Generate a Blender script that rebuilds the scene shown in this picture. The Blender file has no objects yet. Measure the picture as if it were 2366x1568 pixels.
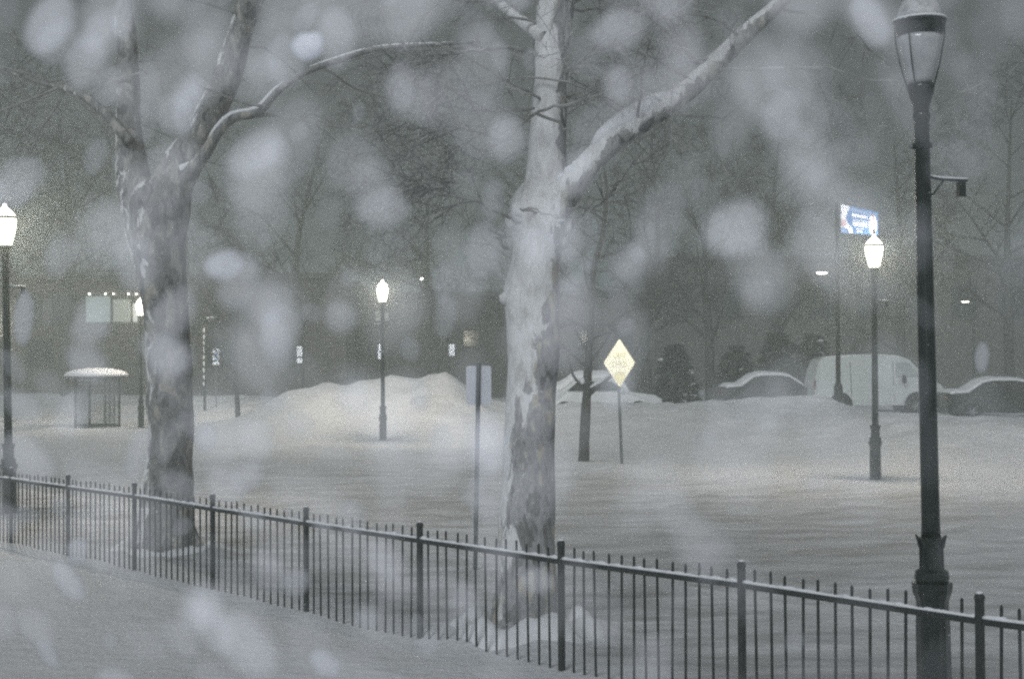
import bpy, math, random
from mathutils import Vector, Matrix, noise
rnd = random.Random(11)
sc = bpy.context.scene
col = sc.collection
R = math.radians

# ------------------------------------------------------------------ camera frame
CAM = Vector((0, 0, 2.4)); FPX = 3286.0; CX, CY = 1183.0, 784.0
CM = (Matrix.Rotation(R(90 + 0.976), 3, 'X') @ Matrix.Rotation(R(-0.3), 3, 'Z'))
def ray(px, py):
    return (CM @ Vector(((px - CX) / FPX, -(py - CY) / FPX, -1))).normalized()
def at(px, py, Y):                       # the point on that line of sight at distance Y down the street
    d = ray(px, py); return CAM + d * (Y / d.y)
def ground_at(px, py, z=0.0):
    d = ray(px, py); return CAM + d * ((z - CAM.z) / d.z)
U = Vector((-0.6695, 0.7428, 0)); N = Vector((0.7428, 0.6695, 0))   # along / across the street
def tq(x, y): return x * U.x + y * U.y, x * N.x + y * N.y
def xy(t, q): return U * t + N * q
def sm(a, b, x):
    x = max(0, min(1, (x - a) / (b - a))); return x * x * (3 - 2 * x)

# ------------------------------------------------------------------ materials
def mat(name, color, rough=.8, spec=.3, noise_amt=0, nscale=8, color2=None, bump=0, bscale=30, metal=0, coat=0, stretch=(1, 1, 1), emit=None, estr=0):
    m = bpy.data.materials.new(name); m.use_nodes = True
    nt = m.node_tree; b = nt.nodes['Principled BSDF']
    b.inputs['Base Color'].default_value = (*color, 1); b.inputs['Roughness'].default_value = rough
    b.inputs['Specular IOR Level'].default_value = spec; b.inputs['Metallic'].default_value = metal
    b.inputs['Coat Weight'].default_value = coat
    if emit:
        b.inputs['Emission Color'].default_value = (*emit, 1); b.inputs['Emission Strength'].default_value = estr
    tc = nt.nodes.new('ShaderNodeTexCoord'); mp = nt.nodes.new('ShaderNodeMapping')
    mp.inputs['Scale'].default_value = stretch; nt.links.new(tc.outputs['Object'], mp.inputs['Vector'])
    if color2:
        n = nt.nodes.new('ShaderNodeTexNoise'); n.inputs['Scale'].default_value = nscale; n.inputs['Detail'].default_value = 6
        nt.links.new(mp.outputs[0], n.inputs['Vector'])
        cr = nt.nodes.new('ShaderNodeValToRGB')
        cr.color_ramp.elements[0].position = .5 - noise_amt; cr.color_ramp.elements[1].position = .5 + noise_amt
        cr.color_ramp.elements[0].color = (*color, 1); cr.color_ramp.elements[1].color = (*color2, 1)
        nt.links.new(n.outputs['Fac'], cr.inputs['Fac']); nt.links.new(cr.outputs[0], b.inputs['Base Color'])
    if bump:
        n2 = nt.nodes.new('ShaderNodeTexNoise'); n2.inputs['Scale'].default_value = bscale; n2.inputs['Detail'].default_value = 5
        nt.links.new(mp.outputs[0], n2.inputs['Vector'])
        bp = nt.nodes.new('ShaderNodeBump'); bp.inputs['Strength'].default_value = bump; bp.inputs['Distance'].default_value = .03
        nt.links.new(n2.outputs['Fac'], bp.inputs['Height']); nt.links.new(bp.outputs[0], b.inputs['Normal'])
    return m

def mat_ground():
    m = bpy.data.materials.new('trodden_snow'); m.use_nodes = True; nt = m.node_tree; L = nt.links
    b = nt.nodes['Principled BSDF']; b.inputs['Roughness'].default_value = .75; b.inputs['Specular IOR Level'].default_value = .25
    at_ = nt.nodes.new('ShaderNodeAttribute'); at_.attribute_name = 'slush'
    tc = nt.nodes.new('ShaderNodeTexCoord')
    mp = nt.nodes.new('ShaderNodeMapping'); mp.inputs['Rotation'].default_value = (0, 0, -math.atan2(U.y, U.x)); mp.inputs['Scale'].default_value = (.30, 1.5, 1)
    L.new(tc.outputs['Object'], mp.inputs['Vector'])
    n = nt.nodes.new('ShaderNodeTexNoise'); n.inputs['Scale'].default_value = 1.6; n.inputs['Detail'].default_value = 8; n.inputs['Roughness'].default_value = .68
    L.new(mp.outputs[0], n.inputs['Vector'])
    mr = nt.nodes.new('ShaderNodeMapRange'); mr.inputs[1].default_value = .38; mr.inputs[2].default_value = .62
    L.new(n.outputs['Fac'], mr.inputs[0])
    mu = nt.nodes.new('ShaderNodeMath'); mu.operation = 'MULTIPLY'; L.new(mr.outputs[0], mu.inputs[0]); L.new(at_.outputs['Fac'], mu.inputs[1])
    n3 = nt.nodes.new('ShaderNodeTexNoise'); n3.inputs['Scale'].default_value = .35; n3.inputs['Detail'].default_value = 4
    L.new(tc.outputs['Object'], n3.inputs['Vector'])
    clean = nt.nodes.new('ShaderNodeMix'); clean.data_type = 'RGBA'
    clean.inputs[6].default_value = (.80, .81, .84, 1); clean.inputs[7].default_value = (.70, .71, .74, 1)
    L.new(n3.outputs['Fac'], clean.inputs[0])
    mx = nt.nodes.new('ShaderNodeMix'); mx.data_type = 'RGBA'
    mx.inputs[7].default_value = (.30, .29, .28, 1)
    L.new(mu.outputs[0], mx.inputs[0]); L.new(clean.outputs[2], mx.inputs[6]); L.new(mx.outputs[2], b.inputs['Base Color'])
    nb = nt.nodes.new('ShaderNodeTexNoise'); nb.inputs['Scale'].default_value = 5; nb.inputs['Detail'].default_value = 7; nb.inputs['Roughness'].default_value = .65
    L.new(tc.outputs['Object'], nb.inputs['Vector'])
    bp = nt.nodes.new('ShaderNodeBump'); bp.inputs['Strength'].default_value = .8; bp.inputs['Distance'].default_value = .08
    ad = nt.nodes.new('ShaderNodeMath'); ad.operation = 'MULTIPLY_ADD'; L.new(n.outputs['Fac'], ad.inputs[0]); L.new(at_.outputs['Fac'], ad.inputs[1]); L.new(nb.outputs['Fac'], ad.inputs[2])
    L.new(ad.outputs[0], bp.inputs['Height']); L.new(bp.outputs[0], b.inputs['Normal'])
    return m

def mat_plane_bark(name, pale, mid, dark, snow_amt, zlow, zhigh):
    """flaking bark in pale and grey plates, with snow blown onto the windward side above zlow"""
    m = bpy.data.materials.new(name); m.use_nodes = True; nt = m.node_tree; L = nt.links
    b = nt.nodes['Principled BSDF']; b.inputs['Roughness'].default_value = .85; b.inputs['Specular IOR Level'].default_value = .15
    tc = nt.nodes.new('ShaderNodeTexCoord'); mp = nt.nodes.new('ShaderNodeMapping'); mp.inputs['Scale'].default_value = (1, 1, .45)
    L.new(tc.outputs['Object'], mp.inputs['Vector'])
    def nz(scale, detail, rough=.55):
        n = nt.nodes.new('ShaderNodeTexNoise'); n.inputs['Scale'].default_value = scale; n.inputs['Detail'].default_value = detail
        n.inputs['Roughness'].default_value = rough; n.inputs['Distortion'].default_value = .6
        L.new(mp.outputs[0], n.inputs['Vector']); return n
    n1 = nz(7, 4); cr = nt.nodes.new('ShaderNodeValToRGB'); e = cr.color_ramp.elements
    e[0].position = .40; e[0].color = (*dark, 1); e[1].position = .43; e[1].color = (*mid, 1)
    x = cr.color_ramp.elements.new(.56); x.color = (*mid, 1); x = cr.color_ramp.elements.new(.585); x.color = (*pale, 1)
    L.new(n1.outputs['Fac'], cr.inputs['Fac'])
    n2 = nz(26, 5); fine = nt.nodes.new('ShaderNodeMix'); fine.data_type = 'RGBA'; fine.blend_type = 'MULTIPLY'; fine.inputs[0].default_value = .55
    cr2 = nt.nodes.new('ShaderNodeValToRGB'); cr2.color_ramp.elements[0].position = .35; cr2.color_ramp.elements[0].color = (.45, .44, .42, 1); cr2.color_ramp.elements[1].position = .6; cr2.color_ramp.elements[1].color = (1, 1, 1, 1)
    L.new(n2.outputs['Fac'], cr2.inputs['Fac']); L.new(cr.outputs[0], fine.inputs[6]); L.new(cr2.outputs[0], fine.inputs[7])
    # windward snow: depends on which way the bark faces
    geo = nt.nodes.new('ShaderNodeNewGeometry')
    dt = nt.nodes.new('ShaderNodeVectorMath'); dt.operation = 'DOT_PRODUCT'; dt.inputs[1].default_value = (-.93, -.28, .25)
    L.new(geo.outputs['Normal'], dt.inputs[0])
    n4 = nz(5.5, 6, .62); ma = nt.nodes.new('ShaderNodeMath'); ma.operation = 'MULTIPLY_ADD'; ma.inputs[1].default_value = 3.8; ma.inputs[2].default_value = -1.9
    L.new(n4.outputs['Fac'], ma.inputs[0])
    s = nt.nodes.new('ShaderNodeMath'); s.operation = 'ADD'; L.new(dt.outputs['Value'], s.inputs[0]); L.new(ma.outputs[0], s.inputs[1])
    sx = nt.nodes.new('ShaderNodeSeparateXYZ'); L.new(tc.outputs['Object'], sx.inputs[0])
    hz = nt.nodes.new('ShaderNodeMapRange'); hz.inputs[1].default_value = zlow; hz.inputs[2].default_value = zhigh; hz.inputs[3].default_value = -.8; hz.inputs[4].default_value = snow_amt
    L.new(sx.outputs['Z'], hz.inputs[0])
    s2 = nt.nodes.new('ShaderNodeMath'); s2.operation = 'ADD'; L.new(s.outputs[0], s2.inputs[0]); L.new(hz.outputs[0], s2.inputs[1])
    th = nt.nodes.new('ShaderNodeMapRange'); th.inputs[1].default_value = .10; th.inputs[2].default_value = .22; L.new(s2.outputs[0], th.inputs[0])
    mx = nt.nodes.new('ShaderNodeMix'); mx.data_type = 'RGBA'; crs = nt.nodes.new('ShaderNodeValToRGB'); crs.color_ramp.elements[0].position = .38; crs.color_ramp.elements[0].color = (.62, .61, .60, 1); crs.color_ramp.elements[1].position = .56; crs.color_ramp.elements[1].color = (.82, .82, .83, 1)
    n5 = nz(13, 7, .7); L.new(n5.outputs['Fac'], crs.inputs['Fac']); L.new(crs.outputs[0], mx.inputs[7])
    L.new(th.outputs[0], mx.inputs[0]); L.new(fine.outputs[2], mx.inputs[6]); L.new(mx.outputs[2], b.inputs['Base Color'])
    bp = nt.nodes.new('ShaderNodeBump'); bp.inputs['Strength'].default_value = .6; bp.inputs['Distance'].default_value = .02
    L.new(n1.outputs['Fac'], bp.inputs['Height']); L.new(bp.outputs[0], b.inputs['Normal'])
    return m

def mat_retro(name, color, gain=.75, rough=.07):
    """road-sign sheeting: throws light back towards where it came from"""
    m = bpy.data.materials.new(name); m.use_nodes = True; nt = m.node_tree; L = nt.links
    nt.nodes.remove(nt.nodes['Principled BSDF']); out = nt.nodes['Material Output']
    d = nt.nodes.new('ShaderNodeBsdfDiffuse'); d.inputs['Color'].default_value = (*color, 1)
    g = nt.nodes.new('ShaderNodeBsdfAnisotropic'); g.inputs['Color'].default_value = (*color, 1); g.inputs['Roughness'].default_value = rough
    ge = nt.nodes.new('ShaderNodeNewGeometry'); L.new(ge.outputs['Incoming'], g.inputs['Normal'])
    mx = nt.nodes.new('ShaderNodeMixShader'); mx.inputs[0].default_value = gain
    L.new(d.outputs[0], mx.inputs[1]); L.new(g.outputs[0], mx.inputs[2]); L.new(mx.outputs[0], out.inputs['Surface'])
    return m

def mat_emit(name, color, s):
    m = bpy.data.materials.new(name); m.use_nodes = True; nt = m.node_tree
    nt.nodes.remove(nt.nodes['Principled BSDF']); e = nt.nodes.new('ShaderNodeEmission')
    e.inputs['Color'].default_value = (*color, 1); e.inputs['Strength'].default_value = s
    nt.links.new(e.outputs[0], nt.nodes['Material Output'].inputs['Surface']); return m

M = {}
M['ground'] = mat_ground()
M['snow'] = mat('clean_snow', (.84, .85, .88), .7, .2, bump=.5, bscale=9)
def mat_flake(name, alpha):
    m = bpy.data.materials.new(name); m.use_nodes = True; nt = m.node_tree; L = nt.links; nt.nodes.remove(nt.nodes['Principled BSDF'])
    d = nt.nodes.new('ShaderNodeBsdfDiffuse'); d.inputs['Color'].default_value = (.90, .92, .99, 1)
    t = nt.nodes.new('ShaderNodeBsdfTranslucent'); t.inputs['Color'].default_value = (.90, .92, .99, 1)
    tr = nt.nodes.new('ShaderNodeBsdfTransparent'); m1 = nt.nodes.new('ShaderNodeMixShader'); m2 = nt.nodes.new('ShaderNodeMixShader')
    m1.inputs[0].default_value = .62; m2.inputs[0].default_value = 1 - math.sqrt(1 - alpha)
    L.new(d.outputs[0], m1.inputs[1]); L.new(t.outputs[0], m1.inputs[2]); L.new(tr.outputs[0], m2.inputs[1]); L.new(m1.outputs[0], m2.inputs[2])
    L.new(m2.outputs[0], nt.nodes['Material Output'].inputs['Surface']); return m
for nm_, al_ in (('flake', .97), ('flake_faint', .075), ('flake_thin', .22), ('flake_mid', .36), ('flake_thick', .56), ('flake_dense', .9)): M[nm_] = mat_flake(nm_.replace('flake', 'snowflake'), al_)
M['iron'] = mat('black_painted_iron', (.022, .026, .024), .38, .5, .2, 12, (.035, .04, .037), bump=.15, bscale=60)
M['lampiron'] = mat('green_black_enamel', (.010, .017, .014), .14, .4, .2, 9, (.016, .025, .021), bump=.05, bscale=40)
M['globe_off'] = mat('unlit_lamp_glass', (.42, .43, .45), .14, .8, .2, 14, (.54, .55, .57))
M['dome_off'] = mat('snow_dusted_lamp_dome', (.42, .42, .43), .5, .3, .12, 16, (.62, .62, .64))
M['globe_on'] = g_ = mat_emit('lit_lamp_glass', (1, .90, .76), 9)      # milky glass: glows itself and lets the bulb's light out
tr_ = g_.node_tree.nodes.new('ShaderNodeBsdfTransparent'); mx_ = g_.node_tree.nodes.new('ShaderNodeMixShader'); mx_.inputs[0].default_value = .5
g_.node_tree.links.new(tr_.outputs[0], mx_.inputs[1]); g_.node_tree.links.new(g_.node_tree.nodes['Emission'].outputs[0], mx_.inputs[2]); g_.node_tree.links.new(mx_.outputs[0], g_.node_tree.nodes['Material Output'].inputs['Surface'])
M['bulb'] = mat_emit('far_lamp_light', (1, .96, .86), 10)
M['galv'] = mat('galvanised_steel', (.30, .32, .33), .45, .5, .15, 20, (.22, .24, .25), metal=.6)
M['signback'] = mat('bare_aluminium_sign_back', (.80, .81, .88), .45, .4, .2, 5, (.74, .75, .82))
M['signpost'] = mat('dark_green_sign_post', (.11, .13, .13), .6, .4, .15, 20, (.19, .21, .22))
M['yellow'] = mat_retro('yellow_sign_sheeting', (.98, .92, .64), .32, .074)
M['yellowlow'] = mat_retro('frosted_yellow_sheeting', (.95, .86, .45), .22, .074)
M['faint'] = mat_retro('snowed_over_lettering', (.74, .66, .40), .20, .074)
M['white_retro'] = mat_retro('white_sign_sheeting', (.90, .90, .94), .8, .06)
M['blue_retro'] = mat_retro('blue_sign_sheeting', (.12, .27, .56), .38)
M['lightblue'] = mat_retro('pale_blue_sign_sheeting', (.30, .44, .70), .38)
M['pink_retro'] = mat_retro('pink_sign_sheeting', (.80, .58, .62), .38)
M['plane'] = mat_plane_bark('pale_plane_bark', (.62, .58, .50), (.42, .42, .43), (.25, .245, .24), .50, 1.6, 3.0)
M['plane_limb'] = mat_plane_bark('pale_plane_limb_bark', (.62, .60, .56), (.42, .42, .41), (.20, .195, .19), -.15, 0.0, 1.0)
M['dplane'] = mat_plane_bark('dark_plane_bark', (.46, .44, .40), (.30, .30, .295), (.19, .19, .185), -1.0, 1.0, 4.0)
M['dplane_limb'] = mat_plane_bark('grey_plane_limb_bark', (.46, .45, .42), (.30, .30, .29), (.16, .16, .15), -.9, 0.0, 1.0)
M['twig'] = mat('frosted_twig_bark', (.26, .255, .24), .9, .1, .15, 5, (.46, .46, .45))
M['dtwig'] = mat('dark_twig_bark', (.075, .075, .07), .9, .1, .2, 6, (.14, .14, .135))
M['needle'] = mat('dark_needles', (.045, .055, .045), .8, .2, .2, 2, (.08, .09, .08))
M['brick'] = mat('dark_brick', (.11, .10, .09), .9, .2, .2, 3, (.15, .135, .125), bump=.3, bscale=20)
M['paneling'] = mat('pale_wall_panel', (.24, .25, .25), .8, .2, .2, 1, (.30, .31, .31))
M['darkglass'] = mat('dark_window_glass', (.02, .025, .03), .1, .6)
M['frame'] = mat('dark_window_frame', (.05, .055, .055), .5, .4)
M['litgreen'] = mat('lit_greenish_window', (.2, .26, .24), .3, .5, emit=(.58, .70, .67), estr=.36)
M['litwarm'] = mat('lit_warm_window', (.25, .26, .22), .3, .5, emit=(.64, .68, .62), estr=.36)
M['litwhite'] = mat('lit_window_blind', (.5, .5, .48), .6, .2, emit=(.85, .85, .80), estr=.7)
M['vanpaint'] = mat('white_van_paint', (.62, .66, .65), .35, .5, .25, 1.2, (.70, .73, .73), coat=.2)
M['whitepaint'] = mat('frosted_white_paint', (.66, .68, .70), .5, .4, .2, 2, (.76, .78, .80))
M['darkpaint'] = mat('dark_green_car_paint', (.018, .028, .024), .3, .5, .2, 2, (.03, .04, .035), coat=.3)
M['greypaint'] = mat('dark_grey_car_paint', (.035, .038, .04), .35, .5, .2, 2, (.05, .052, .055), coat=.3)
M['frostglass'] = mat('frosted_car_glass', (.36, .40, .40), .4, .4, .2, 4, (.46, .50, .50))
M['rubber'] = mat('tyre_rubber', (.02, .02, .02), .8, .2, bump=.2, bscale=40)
M['rim'] = mat('wheel_rim', (.30, .31, .32), .4, .5, metal=.6)
M['lens'] = mat('car_lamp_lens', (.35, .34, .32), .15, .6)
M['tail'] = mat('tail_lamp_lens', (.20, .03, .03), .2, .5)
M['shelterglass'] = sgl = mat('smoked_shelter_glass', (.24, .25, .25), .25, .5, .15, 3, (.34, .35, .35))

sgl.node_tree.nodes['Principled BSDF'].inputs['Alpha'].default_value = .25
for k_ in ('lampiron',):
    b_ = M[k_].node_tree.nodes['Principled BSDF']; b_.inputs['Coat Weight'].default_value = .35; b_.inputs['Coat Roughness'].default_value = .06

for k_ in ('globe_on', 'bulb', 'litgreen', 'litwarm', 'litwhite'): M[k_].cycles.emission_sampling = 'NONE'

# ------------------------------------------------------------------ mesh helpers
class MB:
    def __init__(s): s.v = []; s.f = []
    def add(s, vs, fs):
        o = len(s.v); s.v += [Vector(p) for p in vs]; s.f += [tuple(i + o for i in f) for f in fs]; return s
    def box(s, c, d, rz=0, taper=1.0):
        c = Vector(c); ca, sa = math.cos(rz), math.sin(rz); vs = []
        for z in (-1, 1):
            k = taper if z > 0 else 1
            for x, y in ((-1, -1), (1, -1), (1, 1), (-1, 1)):
                X, Y = x * d[0] / 2 * k, y * d[1] / 2 * k
                vs.append(c + Vector((X * ca - Y * sa, X * sa + Y * ca, z * d[2] / 2)))
        return s.add(vs, [(3, 2, 1, 0), (4, 5, 6, 7), (0, 1, 5, 4), (1, 2, 6, 5), (2, 3, 7, 6), (3, 0, 4, 7)])
    def lathe(s, prof, n=16, c=(0, 0, 0), ph=0, cap=True):
        c = Vector(c); vs = []; fs = []
        for r, z in prof:
            for i in range(n):
                a = 2 * math.pi * i / n + ph; vs.append(c + Vector((r * math.cos(a), r * math.sin(a), z)))
        for j in range(len(prof) - 1):
            for i in range(n):
                k = (i + 1) % n; fs.append((j * n + i, j * n + k, (j + 1) * n + k, (j + 1) * n + i))
        if cap:
            fs.append(tuple(range(n - 1, -1, -1))); fs.append(tuple((len(prof) - 1) * n + i for i in range(n)))
        return s.add(vs, fs)
    def tube(s, pts, rad, n=6, wob=0, flat=1.0):
        pts = [Vector(p) for p in pts]; vs = []; fs = []
        up = None
        for i, p in enumerate(pts):
            a = pts[max(0, i - 1)]; b = pts[min(len(pts) - 1, i + 1)]
            d = (b - a).normalized()
            if up is None:
                up = d.cross(Vector((0, 1, 0.13)));  up.normalize()
            else:
                up = (up - d * up.dot(d)); up.normalize()
            w = d.cross(up)
            r = rad[i] if isinstance(rad, (list, tuple)) else rad
            for k in range(n):
                an = 2 * math.pi * k / n
                q = up * math.cos(an) + w * math.sin(an) * flat
                rr = r
                if wob:
                    e = p + q * r
                    rr = r * (1 + wob * noise.noise(e * 2.2 + Vector((7, 3, 1))) + wob * .6 * noise.noise(Vector((e.x * 7, e.y * 7, e.z * 2.5))))
                vs.append(p + q * rr)
        m = len(pts)
        for i in range(m - 1):
            for k in range(n):
                l = (k + 1) % n; fs.append((i * n + k, i * n + l, (i + 1) * n + l, (i + 1) * n + k))
        fs.append(tuple(range(n - 1, -1, -1))); fs.append(tuple((m - 1) * n + k for k in range(n)))
        return s.add(vs, fs)
    def blob(s, c, r, seed=0, amp=.25, sub=2, rot=None, fr=1.6):
        vs, fs = ICO[sub]; c = Vector(c); r = Vector(r) if not isinstance(r, (int, float)) else Vector((r, r, r))
        o = Vector((seed * 3.7, seed * 1.3, seed * 2.1)); out = []
        for v in vs:
            k = 1 + amp * noise.noise(v * fr + o)
            p = Vector((v.x * r.x * k, v.y * r.y * k, v.z * r.z * k))
            if rot is not None: p = rot @ p
            out.append(c + p)
        return s.add(out, fs)
    def prism(s, outline, y0, y1):        # outline in (x,z), pushed from y0 to y1
        n = len(outline); vs = [(x, y0, z) for x, z in outline] + [(x, y1, z) for x, z in outline]
        fs = [tuple(range(n)), tuple(range(2 * n - 1, n - 1, -1))] + [((i + 1) % n, i, n + i, n + (i + 1) % n) for i in range(n)]
        return s.add(vs, fs)
    def build(s, name, m, parent=None, origin=None, smooth=False, bevel=0):
        me = bpy.data.meshes.new(name)
        o_ = Vector(origin) if origin is not None else Vector((0, 0, 0))
        me.from_pydata([tuple(p - o_) for p in s.v], [], s.f); me.update()
        if isinstance(m, str): m = M[m]
        me.materials.append(m)
        if smooth: me.polygons.foreach_set('use_smooth', [True] * len(me.polygons))
        ob = bpy.data.objects.new(name, me); col.objects.link(ob)
        if parent: ob.parent = parent
        elif origin is not None: ob.location = o_
        if bevel:
            b = ob.modifiers.new('bevel', 'BEVEL'); b.width = bevel; b.segments = 2; b.limit_method = 'ANGLE'
        return ob
def make_ico(sub):
    import bmesh
    bm = bmesh.new(); bmesh.ops.create_icosphere(bm, subdivisions=sub, radius=1)
    bm.verts.ensure_lookup_table(); r = ([v.co.copy() for v in bm.verts], [tuple(v.index for v in f.verts) for f in bm.faces]); bm.free(); return r
ICO = {1: make_ico(1), 2: make_ico(2), 3: make_ico(3)}

def tag(o, label=None, cat=None, group=None, kind=None):
    if label: o['label'] = label
    if cat: o['category'] = cat
    if group: o['group'] = group
    if kind: o['kind'] = kind
    return o
def empty(name, loc, rz=0, label=None, cat=None, group=None):
    o = bpy.data.objects.new(name, None); col.objects.link(o); o.location = loc; o.rotation_euler = (0, 0, rz); o.empty_display_size = .2
    return tag(o, label, cat, group)
def copy_tree(o, parent=None):
    c = o.copy(); col.objects.link(c)
    if parent: c.parent = parent
    for ch in [x for x in o.children]: copy_tree(ch, c)
    return c

# ------------------------------------------------------------------ ground
LUMPS = []
def lump(px, Y, h, rx, ry=None):
    p = at(px, 900, Y); LUMPS.append((p.x, Y, h, rx, ry or rx))
for a in ((755, 48.5, 1.05, 1.5, 3), (880, 49.5, 1.25, 1.3, 2.5), (1012, 49, 1.25, 1.3, 2.5), (660, 48, .75, 1.8, 3), (1095, 49, .2, 1.3, 3),
          (600, 50, .35, 2, 3), (560, 52, .3, 2.5, 3), (1900, 47, .5, 1.6, 2), (1830, 48.5, .3, 1.2, 2), (2290, 46, .12, 2, 3), (1350, 46.5, .30, 2.2, 2.5), (1560, 46, .1, 1.6, 3), (1690, 49, .55, 2.2, 2), (1960, 49.5, .30, 1.6, 2)):
    lump(*a)
TREE = ground_at(1208, 1462); TREE2 = ground_at(388, 1280)
def height(x, y):
    t, q = tq(x, y)
    z = .06 * noise.noise(Vector((x * .35, y * .35, 0))) + .02 * noise.noise(Vector((x * 1.7, y * 1.7, 4)))
    # wheel ruts and ploughed ridges on the roadway
    road = sm(11.2, 12, q) * (1 - sm(22.5, 23.6, q))
    z += road * (.05 * noise.noise(Vector((t * .12, q * 1.8, 2))) + .03 * noise.noise(Vector((t * .5, q * 4.5, 9))) - .07)
    z += .08 * math.exp(-((q - 11.3) / .4) ** 2) * (.6 + .8 * noise.noise(Vector((t * .9, 3, 0))))
    z += .10 * math.exp(-((q - 23.4) / .6) ** 2) * (.7 + .6 * noise.noise(Vector((t * .7, 8, 0))))
    # ploughed bank behind the far footway
    k = sm(27.3, 33.5, q)
    crest = .92 + .22 * noise.noise(Vector((t * .16, 1.7, 0)))
    z += k * crest - sm(35, 40, q) * (crest - .45)
    z += k * (.10 * noise.noise(Vector((x * .8, y * .8, 6))) + .16 * abs(noise.noise(Vector((x * 1.25, y * 1.25, 6)))) + .09 * abs(noise.noise(Vector((x * 2.9, y * 2.9, 3)))) - .06)
    for lx, ly, h, rx, ry in LUMPS:
        e = ((x - lx) / rx) ** 2 + ((y - ly) / ry) ** 2
        if e < 6: z += h * math.exp(-e) * (1 + .12 * noise.noise(Vector((x * 1.1, y * 1.1, 3))))
    # ring of shovelled snow round the tree pit
    for T, a, rr in ((TREE, .13, .62), (TREE2, .12, .7)):
        d = math.hypot((x - T.x), (y - T.y))
        if d < 3: z += a * math.exp(-((d - rr) / .24) ** 2) * (.8 + .9 * noise.noise(Vector((x * 2.2, y * 2.2, 1)))) - .05 * sm(.6, .2, d)
    return z
def axis(lo, hi, a, b, step, grow=1.22):
    xs = [a + i * step for i in range(int((b - a) / step) + 1)]
    s = step; v = a; left = []
    while v > lo: s *= grow; v -= s; left.append(max(v, lo))
    s = step; v = xs[-1]
    while v < hi: s *= grow; v += s; xs.append(min(v, hi))
    return left[::-1] + xs
ts = axis(-480, 480, -2, 52, .22); qs = axis(-480, 480, 3, 40, .20)
g = MB(); slush = []
for q in qs:
    for t in ts:
        p = xy(t, q); g.v.append(Vector((p.x, p.y, height(p.x, p.y) if abs(t) < 150 and abs(q) < 150 else .3)))
        d = math.hypot(p.x - TREE.x, p.y - TREE.y)
        s = .62 * sm(11.2, 12.2, q) * (1 - sm(22, 24, q)) * (.35 + .65 * sm(40, 20, t))
        s += .75 * sm(8.0, 8.5, q) * (1 - sm(10.8, 11.3, q))
        s += .18 * sm(27, 30, q) * (1 - sm(60, 70, q)) + .12 * (1 - sm(6.8, 7.6, q))
        s *= 1 - .9 * math.exp(-((d - .62) / .35) ** 2)
        slush.append(s)
W = len(ts)
g.f = [(j * W + i, j * W + i + 1, (j + 1) * W + i + 1, (j + 1) * W + i) for j in range(len(qs) - 1) for i in range(W - 1)]
go = g.build('snow_covered_ground', 'ground', smooth=True)
if go.data.polygons[len(go.data.polygons) // 2].normal.z < 0: go.data.flip_normals()
a_ = go.data.attributes.new('slush', 'FLOAT', 'POINT'); a_.data.foreach_set('value', slush)
tag(go, 'snow covered street, footways and ploughed banks', kind='structure')

def shovelled(T, r0, r1, hh, seed, lab):
    mb = MB(); rn_ = random.Random(seed)
    n = 46; m_ = 11; vs = []; fs = []
    for i in range(n):
        a = 2 * math.pi * i / n; d = Vector((math.cos(a), math.sin(a), 0)); k = .75 + .7 * noise.noise(Vector((d.x * 1.9, d.y * 1.9, seed)))
        for j in range(m_):
            f = j / (m_ - 1); r = r0 + (r1 * (.9 + .35 * noise.noise(Vector((d.x * 1.5, d.y * 1.5, seed + 5)))) - r0) * f
            p = Vector((T.x, T.y, 0)) + d * r; e = math.sin(math.pi * f) ** .8
            p.z = height(p.x, p.y) - .03 + hh * max(.05, k) * e * (1 + .5 * noise.noise(Vector((p.x * 6, p.y * 6, seed)))); vs.append(p)
    for i in range(n):
        for j in range(m_ - 1): k = (i + 1) % n; fs.append((i * m_ + j, i * m_ + j + 1, k * m_ + j + 1, k * m_ + j))
    o = mb.add(vs, fs).build('shovelled_snow', 'snow', None, T, smooth=True); return tag(o, lab, 'snow', kind='structure')
shovelled(TREE, .26, .86, .17, 3, 'low ring of clean snow round the foot of the big plane tree')
shovelled(TREE2, .34, .85, .10, 8, 'low ring of snow round the foot of the dark plane tree')

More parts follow.
